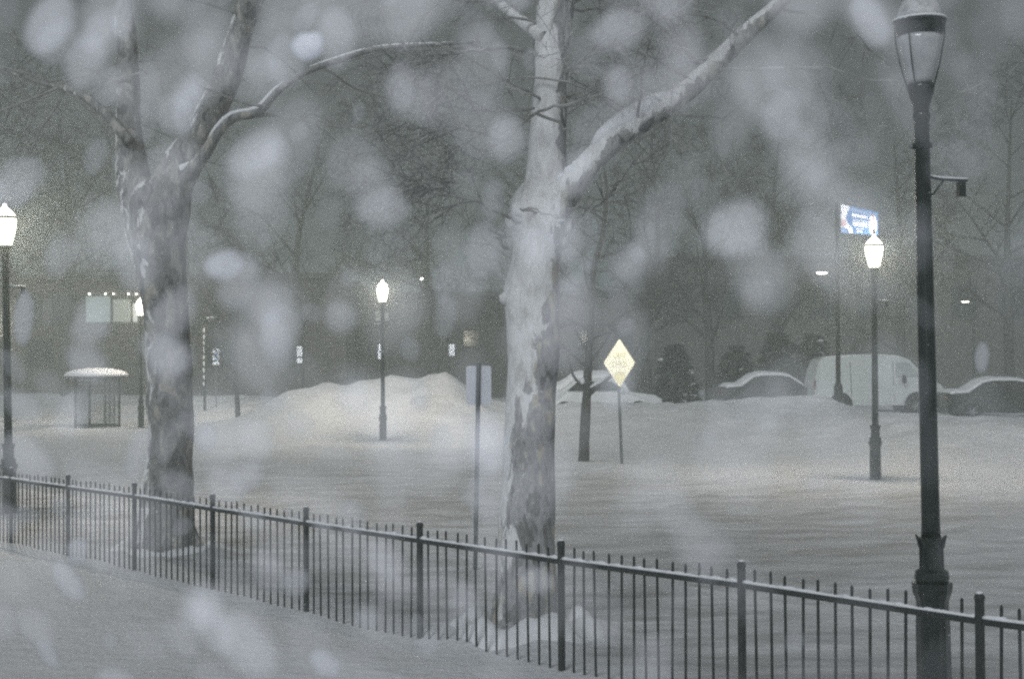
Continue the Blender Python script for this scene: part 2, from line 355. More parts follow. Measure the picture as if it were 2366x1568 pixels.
# ------------------------------------------------------------------ fence
t0, q0 = tq(at(1298, 1545, 11.2).x, 11.2); SP = 1.81
fence = empty('metal_fence', xy(t0, q0), 0, 'low black metal picket fence running past both plane trees with snow on its rail', 'fence')
FO = xy(t0, q0); RZ = math.atan2(U.y, U.x)
FU = Matrix.Rotation(-.010, 3, 'Z') @ U
def wp(t, off=0): return FO + FU * (t - t0)
for i in range(-4, 9):
    tt = t0 + i * SP; p = wp(tt); z = height(p.x, p.y)
    post = MB().box((p.x, p.y, z + .43), (.043, .043, 1.1), RZ).build('post', 'iron', fence, FO, bevel=.004)
    MB().blob((p.x, p.y, z + 1.022), (.022, .022, .010), i + 20, .3, 2).build('post_snow', 'snow', post, FO, smooth=True)
    cap = MB(); cap.lathe([(.028, z + .975), (.033, z + .985), (.033, z + 1.0), (.024, z + 1.012), (.008, z + 1.02)], 10, (p.x, p.y, 0)).build('post_cap', 'iron', post, FO)
    if i == 8: break
    p1 = wp(tt + SP); z1 = height(p1.x, p1.y)
    pm = MB(); n = 14
    for k in range(1, n):
        f = k / n; pp = wp(tt + f * SP + rnd.uniform(-.006, .006)); zz = z + (z1 - z) * f; tl = rnd.uniform(-.018, .018)
        h = .955 + rnd.uniform(-.012, .012)
        a = Vector((pp.x, pp.y, zz - .12)); b = Vector((pp.x + tl * U.x, pp.y + tl * U.y, zz + h))
        pm.tube([a, b, b + Vector((0, 0, .012))], [.0105, .0105, .004], 5)
    c = (p + p1) / 2
    pitch = math.atan2(z1 - z, SP)
    def rail(mb, zc, w, hgt, seg=1, fn=None):
        vs = []; fs = []
        S = seg
        for j in range(S + 1):
            f = j / S; pp = wp(tt + .027 + (SP - .054) * f); zz = z + (z1 - z) * f + zc
            hh = hgt if fn is None else fn(f); ww = w if fn is None else w * (.75 + .4 * hh / hgt)
            for so, zo in ((-1, 0), (1, 0), (.8, .7), (0, 1), (-.8, .7)) if fn else ((-1, 0), (1, 0), (1, 1), (-1, 1)):
                vs.append(pp + N * (so * ww / 2) + Vector((0, 0, zz + zo * hh)))
        m_ = 5 if fn else 4
        for j in range(S):
            for k in range(m_): fs.append((j * m_ + k, j * m_ + (k + 1) % m_, (j + 1) * m_ + (k + 1) % m_, (j + 1) * m_ + k))
        fs.append(tuple(range(m_ - 1, -1, -1))); fs.append(tuple(S * m_ + k for k in range(m_)))
        mb.add(vs, fs)
    rail(pm, .835, .034, .038)
    pm.build('picket_panel', 'iron', fence, FO)
    sn = MB(); sd = i * 5.1
    rail(sn, .8735, .042, .024, 70, lambda f: max(.003, .020 + .018 * noise.noise(Vector((f * 22 + sd, sd, 0))) + .005 * noise.noise(Vector((f * 70 + sd, 2, 0)))))
    sn.build('rail_snow', 'snow', fence, FO, smooth=True)

# ------------------------------------------------------------------ pedestrian lamps
def lamp_parts(root, lit, arm=True):
    b = MB().lathe([(.125, -.4), (.12, .55), (.112, .70), (.115, .74), (.135, .79), (.142, .83), (.142, .865)], 8, ph=R(22.5)).build('base', 'lampiron', root)
    c = MB().lathe([(.112, .866), (.125, .90), (.118, .945), (.088, .965), (.083, 1.0), (.080, 1.13), (.088, 1.155), (.098, 1.185), (.085, 1.19)], 16)
    for k in range(8):
        a = k * math.pi / 4; d = Vector((math.cos(a), math.sin(a), 0))
        c.tube([d * .083 + Vector((0, 0, 1.12)), d * .098 + Vector((0, 0, 1.18)), d * .116 + Vector((0, 0, 1.205))], [.014, .012, .003], 5)
        c.tube([d * .082 + Vector((0, 0, .97)), d * .082 + Vector((0, 0, 1.12))], [.010, .008], 5)
    c.build('collar', 'lampiron', root, smooth=False)
    s = MB().lathe([(.070, 1.18), (.066, 1.3), (.063, 2.4), (.054, 4.18), (.062, 4.2), (.062, 4.23), (.056, 4.25)], 20).build('shaft', 'lampiron', root, smooth=True)
    MB().lathe([(.054, 4.24), (.062, 4.30), (.090, 4.38), (.098, 4.43), (.088, 4.455)], 20).build('lantern_holder', 'lampiron', root, smooth=True)
    MB().lathe([(.080, 4.452), (.095, 4.50), (.122, 4.60), (.148, 4.70), (.158, 4.76), (.160, 4.803)] if not lit else [(.09, 4.452), (.112, 4.50), (.138, 4.62), (.164, 4.74), (.178, 4.83), (.182, 4.873)], 24).build('globe', 'globe_on' if lit else 'globe_off', root, smooth=True)  # lit globe, band and dome reshaped wider to imitate lamp bloom
    MB().lathe([(.166, 4.80), (.172, 4.82), (.174, 4.88), (.192, 4.89), (.194, 4.908), (.17, 4.914)] if not lit else [(.170, 4.872), (.184, 4.88), (.184, 4.90), (.170, 4.914)], 24).build('lantern_band', 'lampiron', root, smooth=False)
    MB().lathe([(.165, 4.912), (.160, 4.95), (.135, 5.03), (.085, 5.10), (.04, 5.125), (.02, 5.15)] if not lit else [(.178, 4.912), (.155, 4.955), (.11, 5.01), (.05, 5.06), (.03, 5.09), (.02, 5.15)], 24).build('lantern_dome', 'globe_on' if lit else 'dome_off', root, smooth=True)
    MB().lathe([(.03, 5.13), (.034, 5.15), (.014, 5.18), (.02, 5.20), (.004, 5.235)], 10).build('finial', 'lampiron', root, smooth=True)
    for k in range(4):
        a = k * math.pi / 2 + .75; d = Vector((math.cos(a), math.sin(a), 0))
        MB().tube([d * .19 + Vector((0, 0, 4.89)), d * .182 + Vector((0, 0, 4.76)), d * .145 + Vector((0, 0, 4.58)), d * .096 + Vector((0, 0, 4.42))], [.006] * 4, 6).build('cage_rib', 'lampiron', root)
    sn = MB(); pts = [Vector((.184 * math.cos(a), .184 * math.sin(a), 4.914 + .006 * noise.noise(Vector((math.cos(a) * 3, math.sin(a) * 3, 0))))) for a in [2 * math.pi * i / 30 for i in range(31)]]
    sn.tube(pts, .012, 6).build('rim_snow', 'snow', root, smooth=True)
    if lit:
        bl_ = bpy.data.lights.new('bulb', 'POINT'); bl_.energy = 920; bl_.shadow_soft_size = .09; bl_.color = (1, .90, .74)
        bo_ = bpy.data.objects.new('bulb', bl_); col.objects.link(bo_); bo_.parent = root; bo_.location = (0, 0, 4.74)
    if arm:
        a = MB().tube([(0, 0, 3.80), (.12, 0, 3.765), (.34, 0, 3.755)], [.010] * 3, 6)
        a.tube([(0, 0, 3.62), (.08, 0, 3.66), (.16, 0, 3.76)], [.007] * 3, 6)
        ar = a.build('banner_arm', 'lampiron', root)
        MB().box((.29, 0, 3.69), (.05, .05, .11)).build('bracket_box', 'lampiron', ar)
        MB().tube([(.05, 0, 3.792), (.16, 0, 3.776), (.34, 0, 3.769)], [.006, .009, .006], 6).build('arm_snow', 'snow', ar)
        MB().lathe([(.066, 3.98), (.072, 3.985), (.072, 4.02), (.066, 4.025)], 16).build('pole_band', 'lampiron', root)
        MB().blob((-.082, 0, 4.0), .017, 1, .1, 1).build('band_bolt', 'galv', root)
LG = 'black pedestrian lamp posts along both footways'
p = Vector((at(2158, 1450, 10.25).x, 10.25, -.05))
near = empty('street_lamp', p, 0, 'unlit dark green lamp post close behind the fence at the right', 'street lamp', LG)
lamp_parts(near, False); near.rotation_euler = (0, R(-.75), R(8))
lit0 = None; lit_spots = []
for (px, py, lean, rz, lab, dz) in (
        (2023, 1105, .2, 20, 'lit lamp post in front of the white van, below the blue and white banner', -.10),
        (885, 1020, 0, 140, 'lit lamp post in front of the tall snow heaps, whole post in view', -.10),
        (22, 1185, -1.0, -6, 'lit lamp post behind the fence by the left edge of the frame', -.06),
        (326, 988, -.3, 60, 'lit lamp post half hidden by the dark trunk, beside the little shelter', -.10)):
    gp = ground_at(px, py)
    if lit0 is None:
        lit0 = empty('street_lamp', (0, 0, 0), 0, lab, 'street lamp', LG); lamp_parts(lit0, True); o = lit0
    else: o = copy_tree(lit0)
    lit_spots.append(gp + Vector((0, 0, dz + 4.75))); o.location = gp + Vector((0, 0, dz)); o.rotation_euler = (0, R(lean), R(rz)); o['label'] = lab
o = copy_tree(lit0); pp = at(-16, 735, 62); o.location = (pp.x, 62, pp.z - 4.75); o.rotation_euler = (0, 0, 1)
o['label'] = 'lit lamp cut by the left edge, its glow just showing beyond the nearer post'

# ------------------------------------------------------------------ signs
# back of a regulation sign
gp = ground_at(1098, 1320); ps = (Vector((at(1106, 838, gp.y).x, gp.y, 0)) - Vector((gp.x, gp.y, 0))).x
sg = empty('street_sign', gp, 0, 'pale rounded sign seen from behind on a thin post beside the big plane tree', 'sign')
ztop = at(1106, 838, gp.y).z
sp_ = MB()
for w, d, oy in ((.052, .012, 0), (.016, .026, -.018)):
    vs = []
    for z, x in ((-.3, -ps * .12), (ztop, ps)):
        for X, Y in ((-1, -1), (1, -1), (1, 1), (-1, 1)): vs.append((x + X * w / 2, oy + Y * d / 2, z))
    sp_.add(vs, [(3, 2, 1, 0), (4, 5, 6, 7), (0, 1, 5, 4), (1, 2, 6, 5), (2, 3, 7, 6), (3, 0, 4, 7)])
sp_.build('post', 'signpost', sg)
def rrect(w, h, r, n=5):
    o = []
    for cx, cz, a0 in ((w / 2 - r, h / 2 - r, 0), (-w / 2 + r, h / 2 - r, 90), (-w / 2 + r, -h / 2 + r, 180), (w / 2 - r, -h / 2 + r, 270)):
        for k in range(n + 1):
            a = R(a0 + 90 * k / n); o.append((cx + r * math.cos(a), cz + r * math.sin(a)))
    return o
c = at(1106, 890, gp.y) - gp
MB().prism([(x + c.x, z + c.z) for x, z in rrect(.292, .455, .035)], .010, .0135).build('sign_panel', 'signback', sg)
b_ = MB()
for dz in (-.17, .17): b_.lathe([(.009, 0), (.009, .012), (.004, .016)], 8).v
sb = MB()
for dz in (-.165, .165): sb.blob((c.x, -.034, c.z + dz), (.010, .006, .010), 2, .05, 1)
sb.build('bolts', 'galv', sg)

# yellow diamond
gp = ground_at(1438, 1075); top = at(1427, 893, gp.y); cen = at(1431, 838, gp.y) - gp
yd = empty('warning_sign', gp, 0, 'yellow diamond warning sign glowing in the light on a thin dark post', 'sign')
MB().tube([(0, 0, -.3), (top.x - gp.x, .02, top.z - gp.z + .9)], [.034, .034], 6).build('post', 'signpost', yd)
h = 1.14 / 2; ww = .80 / 2; rz = R(4)
dia = []
for ax, az in ((0, -h), (ww, 0), (0, h), (-ww, 0)):
    dia.append((ax, az))
def round_poly(pts, r=.05):
    out = []
    n = len(pts)
    for i in range(n):
        a, b, c_ = Vector(pts[i - 1]), Vector(pts[i]), Vector(pts[(i + 1) % n])
        u, v = (a - b).normalized(), (c_ - b).normalized()
        for k in range(5):
            f = k / 4; out.append(tuple((b + u * r) * (1 - f) ** 2 + 2 * b * f * (1 - f) + (b + v * r) * f * f))
    return out
sq = .556; dq = round_poly([(0, -.57), (.57, 0), (0, .57), (-.57, 0)], .06)
TH = math.acos(.70)
pan = MB().prism(dq, -.003, .003).build('sign_panel', 'yellow', yd); pan.location = (cen.x, -.045, cen.z); pan.rotation_euler = (0, 0, TH)
# frost-free lower tip and its worn arc
arc = [(.21 * math.cos(a), -.34 + .13 * math.sin(a)) for a in [math.pi * k / 12 for k in range(13)]]
lowr = [(0.0, -.54)] + arc
tipm = MB().prism(lowr, -.0065, -.0045).build('bare_lower_tip', 'yellowlow', pan)
am = MB().tube([(x, -.007, z) for x, z in arc], [.004 + .008 * math.sin(math.pi * k / 12) for k in range(13)], 5, flat=.3).build('frost_edge', 'faint', pan)
def text(body, size, m, parent, loc, rot, name, ext=.001):
    cu = bpy.data.curves.new(name, 'FONT'); cu.body = body; cu.size = size; cu.align_x = 'CENTER'; cu.align_y = 'CENTER'; cu.extrude = ext
    cu.materials.append(M[m]); ob = bpy.data.objects.new(name, cu); col.objects.link(ob)
    dg = bpy.context.evaluated_depsgraph_get(); me = bpy.data.meshes.new_from_object(ob.evaluated_get(dg)); bpy.data.objects.remove(ob)
    o = bpy.data.objects.new(name, me); col.objects.link(o); o.parent = parent; o.location = loc; o.rotation_euler = rot; return o
text('DEAF', .19, 'faint', pan, (0, -.0055, .17), (R(90), 0, 0), 'lettering')
text('CHILD', .19, 'faint', pan, (0, -.0055, -.04), (R(90), 0, 0), 'lettering')

# far regulation signs in white sheeting
SGp = 'small white signs on far posts'
def far_sign(px, y0, y1, w, Y, lab, blue=None, split=None):
    a = at(px, y0, Y); b = at(px, y1, Y); z0 = height(a.x, Y)
    r = empty('parking_sign', (a.x, Y, z0), R(rnd.uniform(-8, 8)), lab, 'sign', SGp)
    MB().tube([(0, .03, -.3), (0, .03, a.z - z0 + .05)], [.025, .025], 6).build('post', 'signpost', r)
    H = a.z - b.z; W_ = w * Y / FPX
    def panel(zt, zb): 
        return MB().prism([(x, z + (zt + zb) / 2 - z0) for x, z in rrect(W_, zt - zb, .03, 3)], -.003, .003).build('sign_panel', 'white_retro', r)
    if split:
        zs = a.z - H * split; p1 = panel(a.z, zs + .03); panel(zs - .03, b.z)
    else: p1 = panel(a.z, b.z)
    if blue:
        zt, zb = a.z - z0 - .08, a.z - z0 - H * .7
        MB().add([(-W_ * .18, -.005, zb), (W_ * .12, -.005, zb), (W_ * .34, -.005, zt), (W_ * .16, -.005, zt)], [(0, 1, 2, 3)]).build('blue_stripe', 'lightblue', p1)
    return r
far_sign(499, 805, 843, 15, 60, 'white sign with a slanting blue stripe, right of the dark trunk', True, .74)
far_sign(692, 800, 838, 13, 60, 'plain white two-piece sign standing above the left slope of the snow heaps', None, .66)
far_sign(1044, 795, 822, 13, 60, 'plain white sign in one piece, between the lit lamp and the big plane tree')
# sign seen edge-on, strapped to the middle lamp
lp = ground_at(885, 1020)
es = empty('strapped_sign', (lp.x, lp.y, 0), R(72), 'narrow white sign seen nearly edge-on, strapped to the lamp post by the snow heaps', 'sign')
zc = (at(880, 796, lp.y).z + at(880, 828, lp.y).z) / 2
MB().prism([(x, z + zc) for x, z in rrect(.30, .46, .03, 3)], .085, .09).build('sign_panel', 'white_retro', es)
MB().lathe([(.07, zc - .02), (.09, zc - .02), (.09, zc + .02), (.07, zc + .02)], 12).build('strap', 'galv', es)

# ------------------------------------------------------------------ road lamp with banner, by the van
Yp = 47.5
bp_ = at(1937, 895, Yp)
cl = empty('road_lamp', (bp_.x, Yp, bp_.z), 0, 'tall dark road lamp with one bright flat head, standing in front of the white van', 'street lamp', 'road lamps beyond the far footway')
ztop = at(1935, 470, Yp).z - bp_.z
MB().lathe([(.15, -.6), (.15, .02), (.12, .10), (.10, .14)], 10).build('base', 'lampiron', cl)
MB().lathe([(.085, .1), (.075, 3), (.055, ztop)], 12).build('pole', 'lampiron', cl, smooth=True)
e = at(1897, 630, Yp) - Vector((bp_.x, Yp, bp_.z)); za = e.z
MB().tube([(0, 0, za - .35), (-.15, -.05, za - .05), (-.3, -.08, za + .05), (e.x + .05, -.1, za + .06)], [.03, .028, .025, .022], 7).build('arm', 'lampiron', cl)
hd = MB().blob((e.x, -.1, za + .03), (.24, .12, .05), 3, .03, 2).build('lamp_head', 'lampiron', cl, smooth=True)
MB().blob((e.x, -.12, za - .012), (.19, .10, .042), 4, .02, 2).build('lens', 'bulb', hd, smooth=True)
# banner
bn = empty('banner_sign', (bp_.x, Yp, bp_.z), 0, 'blue and white banner sign high on the pole above the lit lamp, lettering blurred', 'sign')
o_ = Vector((bp_.x, Yp, bp_.z))
P4 = [at(1943, 472, Yp) - o_, at(2029, 490, Yp) - o_, at(2029, 543, Yp) - o_, at(1943, 538, Yp) - o_]
P4 = [(p_.x, p_.z) for p_ in P4]
def bl(u, v):                                   # u to the right, v down, over the slanting board
    a, b, c_, d = P4
    return (a[0] * (1 - u) * (1 - v) + b[0] * u * (1 - v) + c_[0] * u * v + d[0] * (1 - u) * v,
            a[1] * (1 - u) * (1 - v) + b[1] * u * (1 - v) + c_[1] * u * v + d[1] * (1 - u) * v)
MBB = MB().prism([P4[3], P4[2], P4[1], P4[0]], -.012, .012).build('sign_panel', 'blue_retro', bn)
def patch(pts, m, name, lift=.003, par=None):
    q = [bl(u, v) for u, v in pts]
    return MB().add([(x, -.012 - lift, z) for x, z in q], [tuple(range(len(q)))]).build(name, m, par or MBB)
patch([(0, 0), (.24, .01), (.17, .25), (.13, .45), (.17, .62), (.30, .80), (.32, 1), (.22, 1), (.2, .86), (.08, .80), (0, .82)], 'white_retro', 'white_curve')
patch([(0, .84), (.08, .83), (.16, .88), (.17, .97), (.06, 1), (0, .97)], 'lightblue', 'blue_drop')
patch([(0, .5), (.1, .52), (.16, .66), (.1, .76), (0, .78)], 'pink_retro', 'pink_patch', .005)
patch([(.25, .05), (.95, .08), (.98, .2), (.75, .22), (.25, .18)], 'lightblue', 'top_band')
ov = [(.855 + .115 * math.cos(a), .58 + .44 * math.sin(a)) for a in [2 * math.pi * k / 20 for k in range(20)]]
ov = [(u, min(v, .995)) for u, v in ov]
oo = patch(ov, 'white_retro', 'white_oval')
patch([(.86, .15), (.90, .2), (.91, .35), (.86, .4), (.84, .3)], 'pink_retro', 'red_mark', .005, MBB)
patch([(.79, .5), (.92, .5), (.91, .58), (.80, .57)], 'pink_retro', 'red_mark', .005, MBB)
for (u0, u1, v0, v1) in ((.30, .72, .25, .38), (.33, .74, .46, .50), (.32, .73, .54, .72), (.42, .62, .78, .83), (.42, .60, .87, .95)):
    u = u0
    while u < u1 - .02:
        w = rnd.uniform(.035, .06); patch([(u, v0), (min(u + w, u1), v0 + .004), (min(u + w, u1), v1), (u, v1)], 'white_retro', 'letter_stroke'); u += w + .012
br = MB()
for zz in (P4[0][1] - .06, P4[3][1] + .06): br.tube([(0, 0, zz), (P4[0][0] + .12, 0.02, zz - .01)], [.018, .012], 6)
br.build('bracket', 'lampiron', bn)

# snow-lined pole with a short arm, and distant lights
Y = 60
pb = at(473, 880, Y); z0 = height(pb.x, Y)
sp2 = empty('signal_pole', (pb.x, Y, z0), 0, 'slim pole with a short hooked arm, snow plastered down its side, by the dark trunk', 'pole')
zt = at(473, 742, Y).z - z0
MB().tube([(0, 0, -.3), (0, 0, zt), (.06, 0, zt + .12), (.3, 0, zt + .13)], [.06, .05, .045, .04], 8).build('pole', 'lampiron', sp2)
MB().box((.28, 0, zt + .08), (.42, .16, .09)).build('lamp_head', 'lampiron', sp2, bevel=.02)
s_ = MB().blob((.28, 0, zt + .15), (.26, .1, .055), 3, .2, 2)
for k in range(9):
    zz = zt * (.30 + .075 * k); s_.blob((-.02, -.045, zz), (.045, .03, .10 + .05 * rnd.random()), k, .3, 1)
s_.build('clinging_snow', 'snow', sp2)
def far_lamp(px, py, Y, arm, lab, r=.11, two=None):
    p = at(px, py, Y); xb = at(px + arm, py, Y).x; z0 = height(p.x, Y) if Y < 130 else .3
    o = empty('road_lamp', (xb, Y, z0), 0, lab, 'street lamp', 'road lamps beyond the far footway')
    zt = p.z - z0
    MB().lathe([(.11, -.3), (.10, 1), (.06, zt + .15)], 8).build('pole', 'lampiron', o)
    for k, q in enumerate([px] if two is None else [px, two]):
        dx = at(q, py, Y).x - xb
        MB().tube([(0, 0, zt - .1), (dx * .5, 0, zt + .12), (dx, 0, zt + .1)], [.04, .035, .03], 6).build('arm', 'lampiron', o)
        hh = MB().blob((dx, 0, zt + .05), (r * 2.1, r * 1.2, .06), 1, .03, 2).build('lamp_head', 'lampiron', o)
        MB().blob((dx, -.03, zt - (.0 if two else .02)), (r * (1.5 if two else 1), r, .06 if two else r * .9), 2, .02, 2).build('lens', 'bulb', hh)
far_lamp(480, 680, 88, -14, 'small distant road lamp like a bright dot, right of the dark trunk', .14)
far_lamp(975, 643, 92, 22, 'small distant road lamp like a faint dot, above right of the middle lit lamp', .12)
far_lamp(2230, 697, 95, 19, 'distant twin-headed road lamp, two thin slits of light at the right edge', .17, 2268)

# ------------------------------------------------------------------ trees
def spline(pts, rads, step):
    out = []; rr = []
    P = [Vector(p) for p in pts]
    for i in range(len(P) - 1):
        p0, p1, p2, p3 = P[max(0, i - 1)], P[i], P[i + 1], P[min(len(P) - 1, i + 2)]
        n = max(1, int((p2 - p1).length / step))
        for k in range(n):
            t = k / n
            out.append(.5 * ((2 * p1) + (p2 - p0) * t + (2 * p0 - 5 * p1 + 4 * p2 - p3) * t * t + (3 * p1 - p0 - 3 * p2 + p3) * t ** 3))
            rr.append(rads[i] + (rads[i + 1] - rads[i]) * t)
    out.append(P[-1]); rr.append(rads[-1]); return out, rr
def grow(mb, p, d, length, r, level, rn, droop=0.0, kink=.35, nside=(6, 5, 4, 3), seglen=.25, kids=(5, 5, 4), spread=.9, lens=.52, minr=.0035):
    """one wandering branch and its side branches"""
    n = max(3, int(length / seglen)); pts = [Vector(p)]; rs = [r]; d = d.normalized()
    for i in range(n):
        j = Vector((rn.gauss(0, 1), rn.gauss(0, 1), rn.gauss(0, 1))) * kink * .5
        d = (d + j * .55 + Vector((0, 0, -droop))).normalized()
        pts.append(pts[-1] + d * (length / n)); rs.append(max(minr, r * (1 - .85 * (i + 1) / n)))
    mb.tube(pts, rs, nside[min(level, 3)])
    if level < len(kids):
        for c in range(kids[level]):
            f = rn.uniform(.15, .97) if level else rn.uniform(.3, .97)
            i = min(n - 1, int(f * n)); q = pts[i] + (pts[i + 1] - pts[i]) * (f * n - i)
            dd = (pts[i + 1] - pts[i]).normalized()
            side = dd.cross(Vector((rn.gauss(0, 1), rn.gauss(0, 1), rn.gauss(0, 1)))).normalized()
            grow(mb, q, dd * (1 - spread * .45) + side * spread, length * lens * rn.uniform(.7, 1.25) * (1 - .45 * f), max(minr, rs[i] * .62), level + 1, rn, droop, kink, nside, seglen * .75, kids, spread, lens, minr)
def limb_snow(mb, pts, rs, rn, thr=-.15, k=.62, seed=0):
    run = []; rad = []
    def flush():
        if len(run) > 2:
            r2 = [rad[i] * (.35 + .65 * math.sin(math.pi * i / (len(run) - 1)) ** .5) for i in range(len(run))]
            mb.tube(run, r2, 8)
    for i, (p, r) in enumerate(zip(pts, rs)):
        nn = noise.noise(Vector((p.x * 2.3 + seed, p.z * 2.3, p.y)))
        if nn > thr:
            run.append(p + Vector((-.25 * r, -.35 * r, r * .72))); rad.append(r * k * (.7 + .6 * max(0, nn + .2)))
        else:
            flush(); run = []; rad = []
    flush()

# ---- big pale plane tree
Y0 = TREE.y; base = Vector((TREE.x, TREE.y, 0))
pt = empty('plane_tree', base, 0, 'big pale mottled plane tree with snow in its fork, behind the fence', 'tree', 'bare street trees')
tr = []
for yc, xl, xr in ((1500, 1105, 1310), (1462, 1122, 1296), (1400, 1140, 1288), (1300, 1148, 1284), (1200, 1155, 1281), (1100, 1160, 1281), (1000, 1165, 1283), (900, 1169, 1286), (800, 1171, 1290),
                   (720, 1164, 1291), (690, 1162, 1291), (620, 1176, 1293), (560, 1182, 1302), (510, 1178, 1316), (470, 1184, 1318), (440, 1200, 1308), (420, 1215, 1296), (405, 1235, 1280)):
    a = at(xl, yc, Y0); b = at(xr, yc, Y0); tr.append(((a + b) / 2, (b - a).length / 2))
pts, rs = spline([t_[0] for t_ in tr], [t_[1] for t_ in tr], .07)
tm = MB().tube(pts, rs, 36, wob=.12)
# root flares
for k in range(7):
    a = k * 2 * math.pi / 7 + .4; d = Vector((math.cos(a), math.sin(a), 0))
    tm.tube([base + d * .18 + Vector((0, 0, .45)), base + d * .24 + Vector((0, 0, .13)), base + d * (.33 + .08 * rnd.random()) + Vector((0, 0, -.12))], [.05, .07, .05], 8, wob=.2)
for (px, py, s) in ((1184, 512, .065), (1308, 520, .075), (1166, 690, .05), (1302, 560, .05)):
    tm.blob(at(px, py, Y0 - .05), (s, s, s * 1.2), px, .3, 2)
trunk = tm.build('trunk', 'plane', pt, base, smooth=True)
def px_limb(lst, Y, step=.1, dY=0):
    P = []; Q = []
    n = len(lst)
    for i, (x, y, w) in enumerate(lst):
        yy = Y + dY * i / (n - 1); P.append(at(x, y, yy)); Q.append(w * yy / FPX / 2)
    return spline(P, Q, step)
LIMBS = [
    (px_limb([(1250, 600, 80), (1255, 500, 104), (1262, 440, 104), (1263, 380, 94), (1268, 300, 82), (1271, 220, 76), (1271, 150, 72), (1270, 60, 64), (1272, -60, 58), (1280, -220, 44), (1275, -420, 28), (1290, -640, 10)], Y0, dY=.3), 'stem'),
    (px_limb([(1246, 640, 60), (1262, 545, 84), (1282, 480, 92), (1316, 426, 82), (1360, 380, 74), (1420, 324, 72), (1500, 270, 66), (1590, 207, 58), (1670, 132, 48), (1740, 63, 42), (1815, -8, 37), (1900, -110, 26), (2010, -260, 16), (2100, -400, 7)], Y0, dY=-.6), 'limb'),
    (px_limb([(1262, 90, 40), (1228, 66, 34), (1180, 28, 30), (1120, -30, 24), (1040, -130, 16), (960, -230, 8)], Y0 + .1, dY=.7), 'limb'),
    (px_limb([(1300, 118, 30), (1312, 60, 26), (1322, -20, 22), (1345, -140, 14), (1380, -300, 6)], Y0 + .2, dY=.8), 'limb'),
]
for (P, Q), nm in LIMBS:
    MB().tube(P, [q_ * (.9 if nm != 'stem' else 1) for q_ in Q], 22, wob=.13 if nm == 'stem' else .24).build('limb', 'plane' if nm == 'stem' else 'plane_limb', trunk, base, smooth=True)
# thin dark branch crossing in front of the stem, and other named shoots
tw = MB(); rn = random.Random(5)
SH = [([(1318, 300, 7), (1240, 262, 7), (1205, 290, 6), (1150, 330, 5), (1060, 372, 4), (930, 410, 2)], -.6, 3),
      ([(1212, 282, 6), (1262, 252, 7), (1330, 237, 8), (1420, 205, 6), (1490, 165, 5), (1560, 118, 3)], -.5, 4),
      ([(1235, 250, 6), (1180, 255, 6), (1110, 252, 5), (1040, 205, 4), (960, 170, 2)], -.4, 4),
      ([(1180, 505, 8), (1150, 492, 7), (1125, 480, 6), (1060, 452, 4), (960, 420, 3), (870, 385, 2)], -.4, 4),
      ([(1178, 545, 8), (1160, 548, 7), (1140, 535, 6), (1118, 524, 5)], -.5, 0),
      ([(1170, 575, 7), (1155, 555, 6), (1137, 545, 5)], -.5, 0),
      ([(1160, 548, 6), (1166, 535, 5), (1163, 522, 4)], -.5, 0),
      ([(1225, 320, 7), (1160, 322, 6), (1080, 298, 5), (990, 300, 4), (880, 260, 2)], -.8, 5),
      ([(1240, 130, 10), (1170, 110, 9), (1080, 118, 7), (990, 140, 5), (880, 150, 3)], -.8, 5),
      ([(1315, 480, 6), (1345, 478, 5), (1400, 470, 4), (1480, 440, 2)], .4, 3),
      ([(1300, 170, 8), (1360, 130, 6), (1440, 95, 5), (1530, 40, 3)], -.7, 4),
      ([(1255, 495, 6), (1200, 482, 5), (1240, 488, 4), (1300, 505, 3)], -.45, 0),
      ([(1215, 345, 6), (1190, 352, 5), (1130, 390, 4), (1000, 440, 3), (860, 430, 2)], -.8, 5)]
for L_, dY, kids in SH:
    P, Q = px_limb(L_, Y0 - .25, .06, dY)
    P = [p_ + Vector((rn.gauss(0, .007), rn.gauss(0, .01), rn.gauss(0, .007))) for p_ in P]
    tw.tube(P, Q, 6)
    for k in range(kids * 4):
        i = rn.randrange(len(P) // 4, len(P) - 1); d = (P[i + 1] - P[i]).normalized()
        sd = Vector((rn.gauss(0, .3) - .3, rn.gauss(0, .6), rn.gauss(0, .8)))
        grow(tw, P[i], d * .8 + sd * .8, rn.uniform(.3, .9), .006, 1, rn, .02, .4, (4, 4, 3, 3), .14, (0, 4, 2), .8, .55, .0034)
for (P, Q), nm in LIMBS:
    for k in range(22 if P[0].x < .5 else 12):
        i = rn.randrange(len(P) // 4, len(P) - 1); d = (P[i + 1] - P[i]).normalized()
        sd = Vector((rn.gauss(0, .9) - .15, rn.gauss(0, .7), rn.gauss(.1, .5)))
        grow(tw, P[i], d * .35 + sd, rn.uniform(1.0, 2.4), .015, 0, rn, .03, .5, (5, 4, 3, 3), .18, (5, 4, 2), .85, .55, .003)
tw.build('twigs', 'twig', trunk, base)
sm_ = MB()
limb_snow(sm_, LIMBS[1][0][0][6:], LIMBS[1][0][1][6:], rn, -.12, .66, 2)
limb_snow(sm_, LIMBS[2][0][0], LIMBS[2][0][1], rn, -.1, .5, 3)
